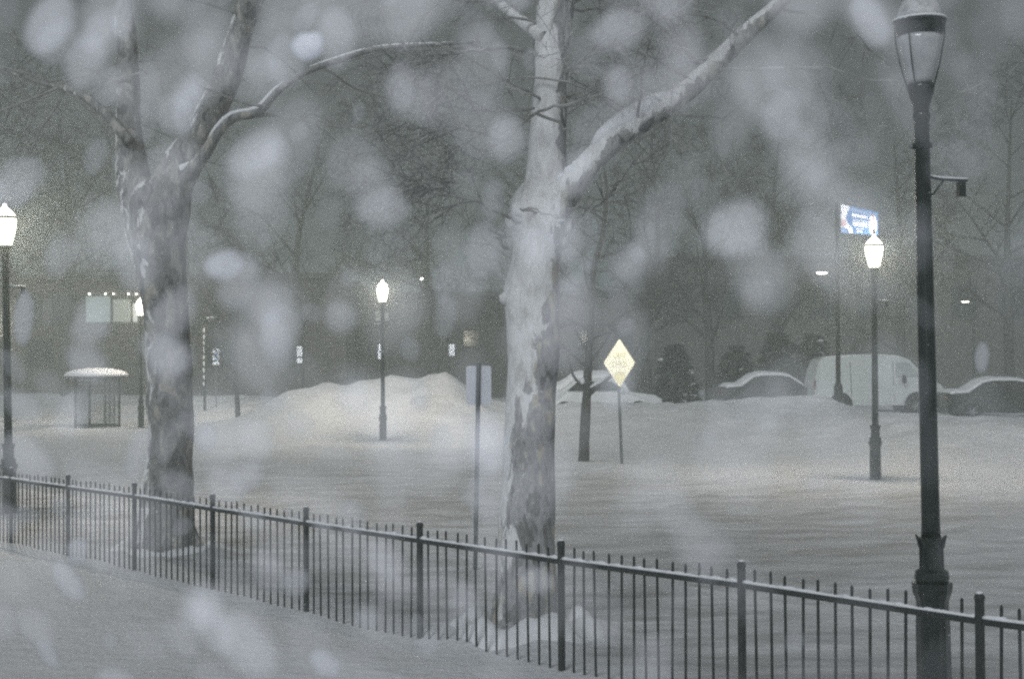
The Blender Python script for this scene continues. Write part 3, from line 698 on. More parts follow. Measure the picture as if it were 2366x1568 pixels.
# snow wedge in the fork
A = at(1304, 450, Y0 - .12); B = at(1332, 408, Y0 - .14); C_ = at(1368, 364, Y0 - .10); D_ = at(1400, 332, Y0)
sm_.tube([A + Vector((0, -.05, -.03)), A + Vector((0, -.06, .02)), (A + B) / 2 + Vector((0, -.06, .03)), B + Vector((0, -.05, .025)), C_ + Vector((0, -.02, .02)), D_ + Vector((0, 0, .06))], [.01, .03, .09, .10, .07, .03], 14, wob=.25)
for bx, by, br_ in ((1302, 456, .035), (1306, 440, .06), (1298, 412, .05), (1314, 420, .085), (1328, 402, .09), (1344, 386, .085), (1360, 371, .07), (1376, 356, .05), (1390, 343, .035)):
    sm_.blob(at(bx, by, Y0 - .20), (br_, br_ * .7, br_ * .95), bx, .35, 3)
sm_.blob(at(1283, 505, Y0 - .17), (.09, .08, .06), 4, .4, 3); sm_.blob(at(1200, 492, Y0 - .17), (.08, .07, .09), 6, .4, 3)
sm_.blob(at(1302, 492, Y0 - .1), (.06, .06, .055), 8, .4, 3)
sm_.build('fork_snow', 'snow', trunk, base, smooth=True)

# ---- dark plane tree on the left
Y1 = TREE2.y; base2 = Vector((TREE2.x, Y1, 0))
dt = empty('plane_tree', base2, 0, 'dark-barked plane tree forking into two stems behind the left end of the fence', 'tree', 'bare street trees')
tr = []
for yc, xl, xr in ((1330, 300, 466), (1285, 314, 452), (1200, 319, 446), (1100, 332, 446), (1000, 341, 445), (900, 340, 445), (800, 336, 440), (700, 330, 434), (640, 322, 432), (560, 306, 432), (500, 298, 432), (460, 300, 428), (430, 318, 412), (412, 340, 390)):
    a = at(xl, yc, Y1); b = at(xr, yc, Y1); tr.append(((a + b) / 2, (b - a).length / 2))
pts, rs = spline([t_[0] for t_ in tr], [t_[1] for t_ in tr], .09)
dm = MB().tube(pts, rs, 28, wob=.10)
for k in range(7):
    a = k * 2 * math.pi / 7; d = Vector((math.cos(a), math.sin(a), 0))
    dm.tube([base2 + d * .22 + Vector((0, 0, .45)), base2 + d * .33 + Vector((0, 0, .12)), base2 + d * .55 + Vector((0, 0, -.12))], [.08, .11, .07], 8, wob=.1)
dtr = dm.build('trunk', 'dplane', dt, base2, smooth=True)
DL = [px_limb([(352, 640, 70), (332, 520, 96), (318, 450, 92), (306, 390, 76), (298, 300, 62), (296, 200, 54), (292, 100, 48), (282, 0, 42), (262, -140, 34), (230, -330, 18), (200, -480, 6)], Y1, dY=.6),
      px_limb([(376, 620, 80), (380, 520, 104), (392, 450, 104), (418, 390, 94), (455, 320, 82), (498, 235, 72), (530, 160, 64), (556, 70, 56), (585, -20, 48), (625, -150, 34), (660, -320, 20), (690, -470, 6)], Y1, dY=-.5),
      px_limb([(390, 500, 60), (418, 425, 56), (445, 392, 42), (472, 358, 34), (505, 305, 28), (540, 272, 26), (598, 258, 24), (640, 212, 22), (700, 170, 20), (780, 140, 17), (880, 112, 14), (1000, 104, 11), (1110, 96, 6)], Y1 - .2, dY=-.8),
      px_limb([(300, 330, 30), (250, 270, 24), (180, 215, 18), (90, 190, 13), (-20, 150, 7)], Y1, dY=.6)]
for P, Q in DL: MB().tube(P, Q if P is not DL[2][0] else [q_ * .85 for q_ in Q], 14, wob=.13).build('limb', 'dplane' if P is DL[2][0] else 'dplane_limb', dtr, base2, smooth=True)
dw = MB(); rn = random.Random(9)
for P, Q in DL:
    for k in range(9):
        i = rn.randrange(len(P) // 4, len(P) - 1); d = (P[i + 1] - P[i]).normalized()
        sd = Vector((rn.gauss(0, .9), rn.gauss(0, .7), rn.gauss(.0, .5)))
        grow(dw, P[i], d * .4 + sd, rn.uniform(1.2, 2.8), .02, 0, rn, .03, .4, (5, 4, 3, 3), .25, (4, 4, 2), .85, .55, .003)
dw.build('twigs', 'twig', dtr, base2)
ds = MB(); limb_snow(ds, DL[2][0][4:], DL[2][1][4:], rn, -.25, .46, 5); limb_snow(ds, DL[1][0], [q * .5 for q in DL[1][1]], rn, .15, .6, 1)
ds.build('limb_snow', 'snow', dtr, base2, smooth=True)

# ---- young street trees on the far footway
def young_tree(px, py, w0, lab, tops, seed, n=16, hh=1.0):
    gp = ground_at(px, py); Yt = gp.y; b = Vector((gp.x, Yt, 0))
    o = empty('street_tree', b, 0, lab, 'tree', 'bare street trees')
    P, Q = px_limb(tops, Yt, .12)
    t_ = MB().tube(P, Q, 12, wob=.12).build('trunk', 'dtwig', o, b, smooth=True)
    c = MB(); r_ = random.Random(seed)
    for k in range(n):
        i = r_.randrange(len(P) // 4, len(P) - 1); d = (P[i + 1] - P[i]).normalized()
        a = r_.uniform(0, 6.28); sd = Vector((math.cos(a), math.sin(a) * .6, r_.uniform(-.05, .5)))
        grow(c, P[i], d * .35 + sd * .8, r_.uniform(1.4, 2.8) * hh, Q[i] * .5, 0, r_, -.02, .32, (5, 4, 3, 3), .25, (5, 4, 3), .8, .55, .005)
    c.build('crown', 'dtwig', t_, b)
    return o, P, Q, t_, b
o, P, Q, t_, b = young_tree(1350, 1070, 25, 'young dark bare tree with wide thin crown, left of the yellow diamond sign',
           [(1347, 1085, 28), (1350, 1030, 24), (1353, 950, 22), (1357, 900, 20), (1358, 860, 19), (1362, 800, 15), (1368, 700, 13), (1372, 620, 12), (1392, 540, 10), (1402, 450, 8), (1396, 380, 5), (1400, 300, 2)], 3, 15)
lb = MB()
for L_ in ([(1358, 912, 14), (1385, 888, 12), (1412, 868, 10), (1440, 850, 8), (1475, 800, 5), (1500, 730, 3)], [(1355, 905, 9), (1342, 888, 7), (1325, 868, 6), (1310, 820, 4)], [(1378, 600, 8), (1400, 585, 7), (1440, 590, 6), (1485, 620, 4), (1530, 640, 2)]):
    P2, Q2 = px_limb(L_, b.y, .1); lb.tube(P2, Q2, 8)
lb.build('side_branch', 'dtwig', t_, b)
s_ = MB(); s_.tube([at(1362, 895, b.y - .05), at(1385, 882, b.y - .05), at(1410, 864, b.y - .05)], [.03, .04, .02], 6); s_.blob(at(1346, 880, b.y - .06), (.06, .05, .09), 2, .3, 2)
s_.build('branch_snow', 'snow', t_, b, smooth=True)
young_tree(551, 1003, 13, 'slim young bare tree standing in snow right of the dark trunk',
           [(552, 1012, 16), (551, 985, 13), (548, 930, 12), (546, 880, 10), (545, 820, 8), (548, 740, 6), (552, 640, 4), (548, 540, 2)], 8, 14, .9)

# ---- trees behind the parked cars
BG = 'bare trees beyond the parked cars'
def back_tree(px, Y, H, seed, lab, r=.22, n=18, lean=0):
    p = at(px, 860, Y); z0 = height(p.x, Y) if Y < 140 else .4; b = Vector((p.x, Y, z0)); r_ = random.Random(seed)
    o = empty('bare_tree', b, 0, lab, 'tree', BG)
    P, Q = spline([b + Vector((0, 0, -.4)), b + Vector((r_.gauss(0, .1), 0, H * .25)), b + Vector((lean * .4 + r_.gauss(0, .3), 0, H * .55)), b + Vector((lean + r_.gauss(0, .4), 0, H))], [r * 1.2, r, r * .6, .02], .4)
    t_ = MB().tube(P, Q, 9, wob=.1).build('trunk', 'dtwig', o, b, smooth=True)
    c = MB()
    for k in range(n):
        i = int(len(P) * r_.uniform(.22, .92)); d = (P[min(i + 1, len(P) - 1)] - P[i - 1]).normalized()
        a = r_.uniform(0, 6.28); sd = Vector((math.cos(a), math.sin(a), r_.uniform(.0, .7)))
        grow(c, P[i], d * .3 + sd * .8, H * r_.uniform(.22, .42), max(.03, Q[i] * .55), 0, r_, -.01, .34, (5, 4, 3, 3), .7, (6, 5, 3), .85, .55, .016)
    c.build('crown', 'dtwig', t_, b)
for a in ((150, 76, 15, 21, 'bare tree rising behind the lit greenish window'), (690, 70, 14, 22, 'bare tree standing over the left flank of the snow heaps'),
          (1000, 78, 15, 23, 'bare tree behind the plain white sign and the snow heaps'), (1230, 66, 13, 24, 'bare tree hidden for the most part by the big plane trunk'),
          (1500, 72, 14, 25, 'bare tree rising to the right of the yellow diamond sign'), (1640, 66, 12, 26, 'bare tree behind the half buried dark grey car'),
          (1800, 74, 15, 27, 'bare tree between the buried cars and the white van'), (2080, 70, 13, 28, 'bare tree rising straight behind the white van'),
          (2335, 66, 14, 29, 'bare tree rising behind the dark green car'), (-40, 60, 13, 30, 'bare tree at the left edge behind the lit lamp'), (430, 84, 16, 31, 'tall bare tree far behind the dark trunk')):
    back_tree(*a)
def conifer(px, Y, H, seed, lab):
    p = at(px, 880, Y); b = Vector((p.x, Y, height(p.x, Y))); r_ = random.Random(seed)
    o = empty('evergreen_shrub', b, 0, lab, 'shrub', 'dark evergreens behind the buried cars')
    t_ = MB().tube([b + Vector((0, 0, -.3)), b + Vector((.1, 0, H * .9))], [.14, .03], 7).build('stem', 'dtwig', o, b)
    f = MB(); sn = MB()
    for k in range(900):
        h = r_.random() ** 1.3; rad = H * .52 * (1 - h * h * .75) * (.7 + .5 * noise.noise(Vector((k % 13, h * 5, seed)))) ; a = r_.uniform(0, 6.28); e = r_.random() ** .5
        c = b + Vector((math.cos(a) * rad * e, math.sin(a) * rad * e, .2 + h * H * .95))
        s = r_.uniform(.14, .34); d = Vector((math.cos(a), math.sin(a), r_.uniform(-.6, .3))).normalized(); w = d.cross(Vector((r_.gauss(0, 1), r_.gauss(0, 1), 1.5))).normalized()
        (sn if (r_.random() < .05 and e > .7) else f).add([c - w * s * .5, c + d * s, c + w * s * .5, c - d * s * .4], [(0, 1, 2, 3)])
    f.build('foliage', 'needle', o, b); sn.build('lying_snow', 'snow', o, b)
for a in ((1560, 64, 2.7, 1, 'dark evergreen right of the diamond sign, leftmost of the dark clumps'), (1700, 62, 2.6, 2, 'dark evergreen behind the dark grey buried car'), (1800, 63, 3.3, 3, 'taller dark evergreen between the grey car and the white van'), (1880, 68, 3.3, 4, 'dark evergreen just behind the tail of the white van')):
    conifer(*a)

# ------------------------------------------------------------------ vehicles
def wheel(par, x, y, z, r=.33, w=.22, side=-1):
    prof = [(r * .62, -w / 2), (r * .95, -w / 2), (r, -w * .3), (r, w * .3), (r * .95, w / 2), (r * .62, w / 2)]
    def rot(mb): 
        mb.v = [Vector((x + v.x, y + v.z, z + v.y)) for v in mb.v]; return mb
    t = rot(MB().lathe(prof, 22)).build('wheel', 'rubber', par, smooth=False)
    rm = MB().lathe([(r * .60, -w * .3), (r * .58, w * .35)], 18)
    for k in range(6):
        a = k * math.pi / 3; rm.tube([(0, 0, side * w * .42), (r * .56 * math.cos(a), r * .56 * math.sin(a), side * w * .40)], [.05, .035], 5)
    rot(rm).build('rim', 'rim', t)
def inset(outline, k, cx=None, cz=None):
    cx = sum(p[0] for p in outline) / len(outline); cz = sum(p[1] for p in outline) / len(outline)
    return [(cx + (x - cx) * k, cz + (z - cz) * k) for x, z in outline]
def body(root, outline, W, arches, m, r=.36, tuck=.16, belt=1.0):
    """side outline swept across the width, tucked in above the belt line, with wheel arches cut in"""
    oc = []
    for i in range(len(outline)):
        a, b = outline[i], outline[(i + 1) % len(outline)]
        oc.append(a)
        if abs(a[1] - b[1]) < .02 and a[1] < .5:            # sill: insert the wheel arches
            lo = sorted(arches, reverse=a[0] > b[0])
            for ax in lo:
                sg_ = -1 if a[0] > b[0] else 1
                for k in range(11):
                    an = math.pi * k / 10; oc.append((ax - sg_ * r * math.cos(an), a[1] + r * math.sin(an) * 1.12))
    n = len(oc); vs = []; ys = [-W / 2, -W / 2 + .06, W / 2 - .06, W / 2]
    cx = sum(p[0] for p in oc) / n
    for j, y in enumerate(ys):
        for x, z in oc:
            t_ = max(0, z - belt) * tuck
            yy = y - math.copysign(t_, y); e = 0 if j in (1, 2) else .035
            vs.append((x - math.copysign(min(e, abs(x - cx)), x - cx), yy, z - (e if z > .6 else 0)))
    fs = [tuple(range(n)), tuple(3 * n + i for i in range(n - 1, -1, -1))]
    for j in range(3):
        for i in range(n): k = (i + 1) % n; fs.append((j * n + k, j * n + i, (j + 1) * n + i, (j + 1) * n + k))
    mb = MB().add(vs, fs); return mb.build('body', m, root)
def side_panel(root, pts, W, m, name, belt=1.0, tuck=.16, proud=.006):
    out = []
    for s in (-1, 1):
        q = pts if s < 0 else pts[::-1]
        o = MB().add([(x, s * (W / 2 + proud - max(0, z - belt) * tuck), z) for x, z in q], [tuple(range(len(q)))]).build(name, m, root); out.append(o)
    return out
def snow_slab(root, path, W, th, seed, m='snow'):
    """snow lying along the upper line of a car: path in (x,z)"""
    n = 9; vs = []; fs = []
    for i, (x, z, w) in enumerate(path):
        for k in range(n):
            f = k / (n - 1) * 2 - 1
            hh = th * max(0.02, (1 - f * f * .55)) * (1 + .4 * noise.noise(Vector((x * 1.4, f * 1.4, seed)))) * (.15 if i in (0, len(path) - 1) else 1)
            vs.append((x, f * w / 2, z + hh))
    m0 = len(path)
    for i in range(m0):
        for k in range(n): vs.append((path[i][0], (k / (n - 1) * 2 - 1) * path[i][2] / 2, path[i][1] - .02))
    o = m0 * n
    for i in range(m0 - 1):
        for k in range(n - 1):
            a = i * n + k; fs.append((a, a + n, a + n + 1, a + 1)); a += o; fs.append((a, a + 1, a + n + 1, a + n))
        fs.append((i * n, o + i * n, o + (i + 1) * n, (i + 1) * n)); a = i * n + n - 1; fs.append((a, a + n, o + a + n, o + a))
    return MB().add(vs, fs).build('lying_snow', m, root, smooth=True)

# white van
Yv = 54; vr = at(1870, 900, Yv)
van = empty('white_van', (vr.x, Yv, .36), R(1), 'white panel van parked side-on behind the bank, nose to the right', 'van')
vo = [(0.02, .42), (0, .55), (.0, 1.25), (.10, 1.75), (.22, 2.10), (.40, 2.20), (1.2, 2.27), (2.6, 2.28), (3.3, 2.24), (3.62, 2.12), (4.08, 1.62), (4.35, 1.38), (4.75, 1.18), (4.90, .95), (4.92, .55), (4.86, .42)]
body(van, vo[::-1], 1.95, [.95, 3.78], 'vanpaint', .40)
side_panel(van, [(3.05, 1.50), (3.95, 1.50), (3.80, 1.72), (3.52, 2.02), (3.08, 2.04)], 1.95, 'frostglass', 'side_window')
for x in (1.35, 2.95):
    side_panel(van, [(x, .6), (x + .02, .6), (x + .02, 2.05), (x, 2.05)], 1.95, 'frame', 'door_seam', proud=.004)
MB().add([(3.64, -.78, 2.09), (4.06, -.86, 1.64), (4.06, .86, 1.64), (3.64, .78, 2.09)], [(0, 1, 2, 3)]).build('windscreen', 'darkglass', van)
mi = MB().blob((3.30, -1.10, 1.38), (.09, .10, .17), 2, .2, 2); mi.tube([(3.34, -.95, 1.28), (3.31, -1.08, 1.30)], [.035, .03], 6); mi.build('mirror', 'rubber', van)
for x in (.95, 3.78):
    for y in (-.86, .86): wheel(van, x, y, .36, .35, .22, -1 if y < 0 else 1)
    ar = MB(); ar.tube([(x - .40 * math.cos(math.pi * k / 12), -.985, .42 + .45 * math.sin(math.pi * k / 12)) for k in range(13)], [.045] * 13, 6); ar.build('wheel_arch', 'rubber', van)
for y in (-.8, .8):
    MB().blob((4.78, y, .98), (.08, .14, .09), 2, .1, 2).build('headlight', 'lens', van)
    MB().box((.012, y * 1.1, 1.2), (.04, .12, .34)).build('tail_light', 'tail', van)
MB().box((4.9, 0, .5), (.14, 1.8, .2)).build('bumper', 'rubber', van, bevel=.03)
snow_slab(van, [(.35, 2.19, 1.4), (.8, 2.23, 1.5), (1.6, 2.275, 1.52), (2.6, 2.28, 1.52), (3.2, 2.24, 1.5), (3.55, 2.14, 1.4)], 1.5, .05, 3)

def sedan(px, Y, z, rz, paint, lab, snow, length=4.6, flip=False, suv=False, win='darkglass'):
    p = at(px, 900, Y); r = empty('parked_car', (p.x, Y, z), R(rz), lab, 'car', 'parked cars half buried in snow')
    k = length / 4.6
    if suv: ol = [(.05, .36), (0, .6), (.02, 1.02), (.10, 1.12), (.42, 1.64), (.7, 1.72), (2.3, 1.72), (2.6, 1.66), (3.2, 1.14), (4.2, 1.04), (4.55, .9), (4.6, .6), (4.55, .36)]
    else: ol = [(.05, .30), (0, .55), (.03, .9), (.12, .98), (.75, 1.02), (1.25, 1.36), (1.6, 1.43), (2.4, 1.43), (2.75, 1.36), (3.35, .98), (4.3, .86), (4.55, .72), (4.6, .5), (4.55, .30)]
    ol = [(x * k, z_) for x, z_ in ol]
    b0 = .36 if suv else .30
    body(r, ol[::-1], 1.8, [.85 * k, 3.72 * k], paint, .36, .18, .98)
    if suv: wins = ([(.32, 1.18), (1.15, 1.18), (1.15, 1.60), (.52, 1.60)], [(1.22, 1.18), (2.05, 1.18), (2.05, 1.60), (1.22, 1.60)], [(2.12, 1.18), (3.0, 1.18), (2.55, 1.60), (2.12, 1.60)])
    else: wins = ([(1.0, 1.02), (2.02, 1.02), (2.02, 1.36), (1.42, 1.36)], [(2.08, 1.02), (3.15, 1.02), (2.66, 1.34), (2.08, 1.36)])
    for w in wins: side_panel(r, [(x * k, z_) for x, z_ in w], 1.8, win, 'side_window', .98, .18)
    xs = (2.66, 3.14, 1.62, 1.18) if suv else (2.80, 3.28, 1.33, 1.02)
    a, b, zt, zb = xs[0] * k, xs[1] * k, xs[2], xs[3]
    MB().add([(a, -.66, zt + .005), (b, -.76, zb + .005), (b, .76, zb + .005), (a, .66, zt + .005)], [(0, 1, 2, 3)]).build('windscreen', win, r)
    for x in (.85 * k, 3.72 * k):
        for y in (-.80, .80): wheel(r, x, y, .32, .32, .21, -1 if y < 0 else 1)
    for y in (-.66, .66):
        MB().blob((4.5 * k, y, .70 if not suv else .85), (.09, .17, .07), 3, .1, 2).build('headlight', 'lens', r)
        MB().box((.03 * k, y, .84), (.05, .28, .12)).build('tail_light', 'tail', r)
    MB().blob((3.05 * k, -.98, 1.02 if not suv else 1.2), (.07, .09, .07), 2, .1, 2).build('mirror', paint, r)
    if snow:
        tops = [(x, z_) for x, z_ in ol if z_ > (.95 if not suv else 1.0)]
        pa = [(x, z_, 1.74 - max(0, z_ - .98) * .4) for x, z_ in tops]
        pa2 = []
        for i in range(len(pa) - 1):
            for j in range(4): f = j / 4; pa2.append(tuple(pa[i][m_] * (1 - f) + pa[i + 1][m_] * f for m_ in range(3)))
        snow_slab(r, pa2 + [pa[-1]], 1.7, snow, px)
    return r
sedan(1245, 50.5, .42, 3, 'whitepaint', 'white car deep in snow behind the big plane trunk and the yellow sign', .30, 4.3)
sedan(1660, 55, .48, 4, 'greypaint', 'dark grey car almost buried by the bank, left of the gap before the van', .14, 4.4, win='darkglass')
sedan(2172, 50.5, .30, -2, 'darkpaint', 'dark green car at the right edge with snow on its roof', .12, 4.7, suv=False)

# ------------------------------------------------------------------ shelter
gs = ground_at(225, 986)
sh = empty('bus_shelter', (gs.x, gs.y, 0), RZ, 'small glass-sided shelter with a snow-heaped dome roof, left of the dark trunk', 'bus shelter')
S = .62; ht = 1.95
for x in (-S, S):
    for y in (-S, S): MB().box((x, y, ht / 2 - .1), (.07, .07, ht + .2)).build('post', 'iron', sh)
for (x, y, w, d) in ((0, S, 2 * S - .08, .02), (-S, 0, .02, 2 * S - .08), (S, .3, .02, S - .1), (.25, -S, .7, .02)):
    MB().box((x, y, .98), (w, d, 1.72)).build('glass_panel', 'shelterglass', sh)
for (x, y, w, d) in ((0, -S, 2 * S - .08, .05), (0, S, 2 * S - .08, .05), (-S, 0, .05, 2 * S - .08), (S, 0, .05, 2 * S - .08)):
    MB().box((x, y, .08), (w, d, .07)).build('bottom_rail', 'iron', sh); MB().box((x, y, ht - .04), (w, d, .07)).build('top_rail', 'iron', sh)
for x in (-.2, .2): MB().box((x, -S, .98), (.045, .045, 1.72)).build('mullion', 'iron', sh)
rf = MB().lathe([(1.16, ht), (1.2, ht + .03), (1.18, ht + .08), (.9, ht + .17), (.3, ht + .27), (.02, ht + .3)], 24, (-.12, .1, 0)).build('dome_roof', 'iron', sh, smooth=False)
MB().lathe([(1.21, ht + .05), (1.24, ht + .10), (1.12, ht + .20), (.85, ht + .30), (.4, ht + .36), (.02, ht + .37)], 24, (-.12, .1, 0)).build('roof_snow', 'snow', rf, smooth=True)

# ------------------------------------------------------------------ buildings
def building(name, x0p, x1p, ytop, Y, depth, m, lab, rows, lit=None, bands=()):
    a = at(x0p, ytop, Y); b = at(x1p, ytop, Y); H = a.z; c = Vector(((a.x + b.x) / 2, Y + depth / 2, 0)); W = b.x - a.x
    o = empty(name, c, 0, lab, 'building')
    MB().box((0, 0, H / 2 - .5), (W, depth, H + 1)).build('wall', m, o)
    f = -depth / 2
    MB().box((0, f - .08, H + .06), (W + .3, .3, .28)).build('cornice', m, o)
    for z in bands: MB().box((0, f - .04, z), (W - .1, .10, .18)).build('string_course', m, o)
    for (xa, xb, ya, yb, kind) in rows:
        l = at(xa, ya, Y) - Vector((c.x, Y, 0)); r = at(xb, yb, Y) - Vector((c.x, Y, 0))
        w = r.x - l.x; hh = l.z - r.z; cx, cz = (l.x + r.x) / 2, (l.z + r.z) / 2
        fr = MB()
        for dx, dz, ww, h2 in ((0, hh / 2, w + .14, .07), (0, -hh / 2, w + .14, .07), (-w / 2, 0, .07, hh - .07), (w / 2, 0, .07, hh - .07)): fr.box((cx + dx, f - .03, cz + dz), (ww, .09, h2))
        fo = fr.build('window', 'frame', o)
        MB().box((cx, f - .012, cz), (w - .07, .02, hh - .07)).build('pane', kind, fo)
        MB().box((cx, f - .05, cz - hh / 2 - .06), (w + .3, .16, .06)).build('sill', m, fo)
    return o, c, f
Yb = 80
rows = [(197, 257, 683, 745, 'litgreen'), (260, 304, 690, 745, 'litwarm'), (306, 320, 700, 745, 'litwhite')]
for x in (-60, 40, 120): rows.append((x, x + 55, 683, 745, 'darkglass'))
for x in (530, 610): rows.append((x, x + 48, 690, 745, 'darkglass'))
for x in (-60, 60, 480, 620): rows.append((x, x + 60, 785, 840, 'darkglass'))
o, c, f = building('school_building', -220, 800, 645, Yb, 14, 'brick', 'long dark two-storey building on the left with one lit greenish window', rows, bands=(at(300, 765, Yb).z,))
for px in (208, 245, 264, 298, 316):
    q = at(px, 679, Yb) - Vector((c.x, Yb, 0)); MB().blob((q.x, f - .10, q.z), (.07, .05, .05), 1, .05, 1).build('soffit_light', 'bulb', o)
rows = [(866, 881, 716, 742, 'litwarm'), (886, 899, 716, 742, 'litwarm')]
for x in (930, 1000, 1070, 1330, 1420): rows.append((x, x + 38, 762, 800, 'darkglass'))
building('low_building', 834, 1480, 742 - 60, 84, 12, 'brick', 'low dark building behind the snow heaps with a small pair of pale lit windows', rows, bands=(at(900, 748, 84).z,))
building('dark_building', 1480, 2700, 600, 104, 15, 'brick', 'wide unlit dark building far behind the white van', [(x, x + 60, 660, 735, 'darkglass') for x in range(1540, 2400, 110)])

# overhead cable
cb = MB(); P = []
for k in range(25):
    f = k / 24; p = at(30 + 1160 * f, 641 + 10 * math.sin(math.pi * f), 66 + 8 * f); P.append(p)
tag(cb.tube(P, .012, 5).build('overhead_cable', 'galv', None, P[0]), 'thin overhead cable strung across in front of the long building', 'cable')

# ------------------------------------------------------------------ falling snow
AP = .007; FOC = 13.0
def flake(px, py, m, Mj, ang, b, lab=None, idx=0):
    w = 3.2
    d = AP * (1 + w) / (m / FPX + AP / FOC)
    minor = w * AP; major = max(minor, d * (Mj / FPX + AP / FOC) - AP)
    c = CAM + (CM @ Vector(((px - CX) / FPX, -(py - CY) / FPX, -1))) * d
    X = CM @ Vector((1, 0, 0)); Yv_ = CM @ Vector((0, 1, 0)); Z = CM @ Vector((0, 0, 1))
    a = R(ang); e1 = X * math.cos(a) + Yv_ * math.sin(a); e2 = -X * math.sin(a) + Yv_ * math.cos(a)
    rot = Matrix((e1, e2, Z)).transposed()
    return c, (major / 2, minor / 2, minor / 2), rot
FL = [
 (115, 55, 120, 190, 62, .50, 'large oval snowflake clump, blurred, at the top left corner'),
 (285, 40, 62, 125, 80, .42, 'narrow blurred snowflake at the top, second from the left corner'),
 (712, 106, 78, 95, 25, 2.4, 'small very bright white blurred snowflake near the top, brightest of all'),
 (850, 0, 270, 560, 8, .12, 'huge pale blurred snowflake veil across the top between the two plane trees'),
 (1432, 68, 135, 165, 15, .38, 'round grey blurred snowflake at the top just right of the pale stem'),
 (2012, 48, 105, 175, -58, .55, 'large slanting blurred snowflake touching the unlit lamp head'),
 (1805, 268, 120, 145, 70, .28, 'faint round snowflake blur left of the unlit lamp post, high up'),
 (432, 250, 80, 150, 72, .55, 'long pale blurred snowflake between the forks of the dark plane tree'),
 (250, 200, 85, 130, 75, .22, 'faint long snowflake blur left of the dark tree stem'),
 (55, 735, 58, 140, 84, .65, 'tall pale snowflake blur beside the lit lamp post at the left edge'),
 (520, 612, 90, 115, 20, .65, 'pale round snowflake blur right of the dark trunk, above the small road lamp'),
 (460, 445, 70, 80, 80, .32, 'soft small snowflake blur right of the dark fork'),
 (720, 722, 62, 66, 0, .34, 'round dim snowflake blur above the two-piece white sign'),
 (885, 480, 125, 150, 10, .30, 'wide dim snowflake blur left of the pale trunk'),
 (476, 1010, 62, 86, 80, .95, 'bright oval snowflake blur overlapping the right side of the dark trunk'),
 (318, 1050, 75, 145, 72, .50, 'long pale snowflake blur left of the dark trunk, over the lamp foot'),
 (570, 1100, 90, 110, 40, .42, 'pale snowflake blur right of the dark trunk, above the fence'),
 (690, 985, 92, 98, 0, .36, 'round pale snowflake blur in front of the left snow slope'),
 (815, 918, 100, 104, 0, .30, 'round pale snowflake blur just left of the middle lamp post'),
 (685, 1345, 80, 90, 60, .50, 'pale snowflake blur low down in front of the fifth visible fence post'),
 (752, 1532, 76, 98, -40, 1.0, 'bright snowflake blur at the bottom edge in the foreground snow'),
 (112, 1510, 50, 84, -58, .62, 'slanting bright snowflake blur near the bottom left corner'),
 (160, 1345, 72, 125, -56, .68, 'slanting pale snowflake blur left of the fence foot'),
 (180, 1272, 62, 80, 80, .65, 'pale snowflake blur at the foot of the third fence post from the left'),
 (1240, 1342, 86, 92, 0, .46, 'pale round snowflake blur in front of the pale trunk foot'),
 (1836, 1480, 56, 66, 60, .34, 'small snowflake blur seen between the fence pickets on the right'),
 (1640, 1015, 60, 64, 0, .36, 'round snowflake blur on the far bank right of the diamond sign'),
 (1888, 1112, 64, 70, 30, .34, 'round snowflake blur left of the lamp foot in front of the van'),
 (1447, 756, 48, 56, 60, .32, 'small snowflake blur directly above the yellow diamond sign'),
 (2268, 826, 42, 78, 86, .85, 'pointed bright snowflake blur right of the unlit post, above the dark car'),
 (2290, 145, 40, 86, -42, .12, 'thin faint snowflake streak right of the unlit lamp head'),
 (1830, 112, 62, 74, 80, .16, 'small faint snowflake blur right of the long snowy limb'),
 (1700, 530, 170, 210, 30, .22, 'very wide faint snowflake blur in the dark right of the young tree'),
 (1850, 420, 150, 175, 60, .20, 'very wide faint snowflake blur left of the blue banner, above it'),
 (1120, 1172, 84, 92, 0, .30, 'pale snowflake blur between the grey sign post and the pale trunk'),
 (2188, 600, 50, 76, 80, .16, 'faint snowflake blur just right of the unlit post'),
 (470, 1402, 140, 165, 60, .30, 'wide pale snowflake blur in the foreground snow under the fence'),
 (568, 1490, 160, 230, -45, .21, 'very wide slanting snowflake blur at the bottom, left of the brightest low one'),
 (140, 592, 95, 130, 60, .24, 'faint oval snowflake blur right of the lit lamp at the left edge'),
 (962, 1442, 46, 62, 80, .38, 'small snowflake blur at the foot of the fence post before the pale tree'),
 (850, 1425, 72, 80, 0, .26, 'pale snowflake blur low on the fence between two posts'),
 (422, 1215, 48, 60, 60, .24, 'small snowflake blur on the dark trunk foot behind the fence'),
 (388, 1020, 62, 120, 70, .34, 'bluish snowflake blur lying over the middle of the dark trunk'),
 (40, 455, 60, 110, 50, .30, 'faint snowflake blur above the lit lamp at the left edge'),
]
for k, (px, py, m, Mj, ang, b, lab) in enumerate(FL):
    c, r, rot = flake(px, py, m, Mj, ang, b)
    mb = MB().blob(c, r, k + 1, .22, 2, rot, 1.3)
    tag(mb.build('snowflake', 'flake_dense' if b > 1.2 else 'flake_thick' if b > .6 else 'flake_mid' if b > .4 else 'flake_thin' if b > .2 else 'flake_faint', None, c, smooth=True), lab, 'snowflake', 'blurred snowflakes falling close to the viewer')
fs = MB(); rr = random.Random(77)
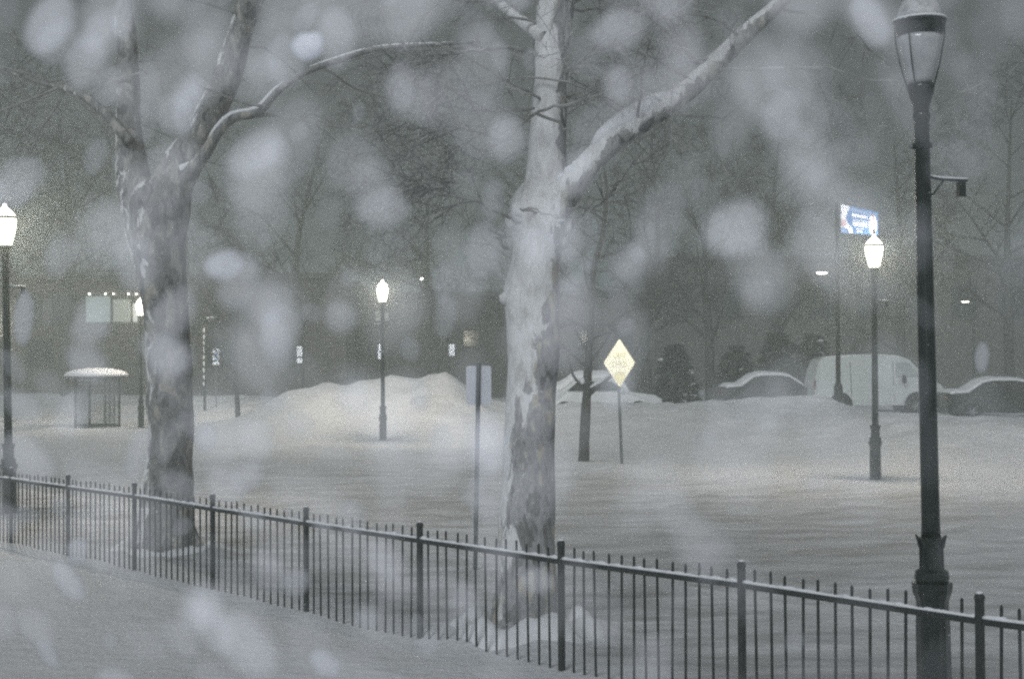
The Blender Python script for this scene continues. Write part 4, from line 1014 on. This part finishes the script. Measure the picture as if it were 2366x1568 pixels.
def drift(n, lo, hi, xmax, m_):
    f_ = MB()
    for k in range(n):
        px, py = rr.uniform(-120, xmax), rr.uniform(-120, 1690); m = rr.uniform(lo, hi)
        if m_ == 'flake_thin' and py > 900 and px > 1150: continue
        tilt = 62 if px < 900 and py < 800 else (-52 if py > 800 and px < 900 else (-50 if px > 1700 and py < 800 else 80))
        c, r, rot = flake(px, py, m, m * rr.uniform(1.0, 1.7), tilt + rr.gauss(0, 15), .1)
        f_.blob(c, r, k, .22, 2, rot, 1.3)
    tag(f_.build('falling_snow', m_, None, None, smooth=True), 'faint blurred flakes drifting close to the viewer', 'snow', kind='stuff')
drift(300, 70, 200, 2490, 'flake_faint'); drift(110, 40, 130, 1500, 'flake_thin')
for k in range(1500):
    d = rr.uniform(4, 24); px, py = rr.uniform(-100, 2470), rr.uniform(-100, 1500)
    c = CAM + (CM @ Vector(((px - CX) / FPX, -(py - CY) / FPX, -1))) * d
    if c.z < .3: continue
    fs.blob(c, rr.uniform(.0012, .0026), k, .3, 1)
OCT = ([Vector(v) for v in ((1, 0, 0), (-1, 0, 0), (0, 1, 0), (0, -1, 0), (0, 0, 1), (0, 0, -1))], [(0, 2, 4), (2, 1, 4), (1, 3, 4), (3, 0, 4), (2, 0, 5), (1, 2, 5), (3, 1, 5), (0, 3, 5)])
for L_ in lit_spots:
    for k in range(2000):  # extra flakes packed round each lit lamp to build up its halo
        d = Vector((rr.gauss(0, 1), rr.gauss(0, 1), rr.gauss(0, 1))).normalized() * rr.uniform(.3, 1.5); s_ = rr.uniform(.0014, .0030)
        fs.add([L_ + d + v * s_ for v in OCT[0]], OCT[1])
tag(fs.build('falling_snow', 'flake'), 'fine snow drifting through the air, with flakes added round the lit lamps as a halo', 'snow', kind='stuff')

# ------------------------------------------------------------------ haze
hz = MB().box((0, 0, 14), (1000, 1000, 31)); ho = hz.build('haze', 'snow'); tag(ho, 'pale snowy air', 'haze', kind='stuff')
hm = bpy.data.materials.new('snowy_air'); hm.use_nodes = True; nt = hm.node_tree; nt.nodes.remove(nt.nodes['Principled BSDF'])
pv = nt.nodes.new('ShaderNodeVolumePrincipled'); pv.inputs['Color'].default_value = (.82, .91, .88, 1); pv.inputs['Density'].default_value = .0082; pv.inputs['Anisotropy'].default_value = .35
nt.links.new(pv.outputs[0], nt.nodes['Material Output'].inputs['Volume']); ho.data.materials.clear(); ho.data.materials.append(hm)

# ------------------------------------------------------------------ light
w = bpy.data.worlds.new('World'); sc.world = w; w.use_nodes = True; nt = w.node_tree
sky = nt.nodes.new('ShaderNodeTexSky'); sky.sky_type = 'NISHITA'; sky.sun_disc = False; sky.sun_elevation = R(30); sky.sun_rotation = R(154); sky.air_density = 1.0; sky.dust_density = 5
bw = nt.nodes.new('ShaderNodeHueSaturation'); bw.inputs['Saturation'].default_value = .12
nt.links.new(sky.outputs[0], bw.inputs['Color'])
bg = nt.nodes['Background']; nt.links.new(bw.outputs[0], bg.inputs['Color']); bg.inputs['Strength'].default_value = .019
sl = bpy.data.lights.new('city_glow_fill', 'SUN'); sl.energy = 1.4; sl.angle = R(25); sl.color = (.89, .94, 1)  # added broad night fill standing in for city glow; no sun is up
so = bpy.data.objects.new('city_glow_fill', sl); col.objects.link(so)
sd = Vector((.36, .75, -.62)).normalized(); so.rotation_euler = sd.to_track_quat('-Z', 'Y').to_euler()
fl = bpy.data.lights.new('camera_flash', 'SPOT'); fl.energy = 40; fl.spot_size = R(56); fl.spot_blend = .5; fl.shadow_soft_size = .02; fl.color = (.93, .95, 1)
fo = bpy.data.objects.new('camera_flash', fl); col.objects.link(fo); fo.location = CAM + Vector((-.04, -.02, .26)); fo.rotation_euler = (R(80), 0, R(3))

# ------------------------------------------------------------------ camera
cd = bpy.data.cameras.new('camera'); cd.sensor_width = 36; cd.lens = 36 * FPX / 2366; cd.clip_start = .01; cd.clip_end = 2000
co = bpy.data.objects.new('camera', cd); col.objects.link(co); co.matrix_world = Matrix.Translation(CAM) @ CM.to_4x4()
cd.dof.use_dof = True; cd.dof.focus_distance = FOC; cd.dof.aperture_fstop = cd.lens / 1000 / AP
sc.camera = co
sc.view_settings.view_transform = 'Standard'; sc.view_settings.look = 'None'; sc.view_settings.exposure = .2; sc.view_settings.gamma = 1
try:
    sc.cycles.use_denoising = False; sc.cycles.pixel_filter_type = 'BLACKMAN_HARRIS'; sc.cycles.filter_width = 2.3
    sc.cycles.max_bounces = 5; sc.cycles.diffuse_bounces = 2; sc.cycles.glossy_bounces = 2; sc.cycles.volume_bounces = 1; sc.cycles.transparent_max_bounces = 80
    sc.cycles.use_adaptive_sampling = False; sc.cycles.sample_clamp_indirect = 3; sc.cycles.sample_clamp_direct = 8
except Exception: pass
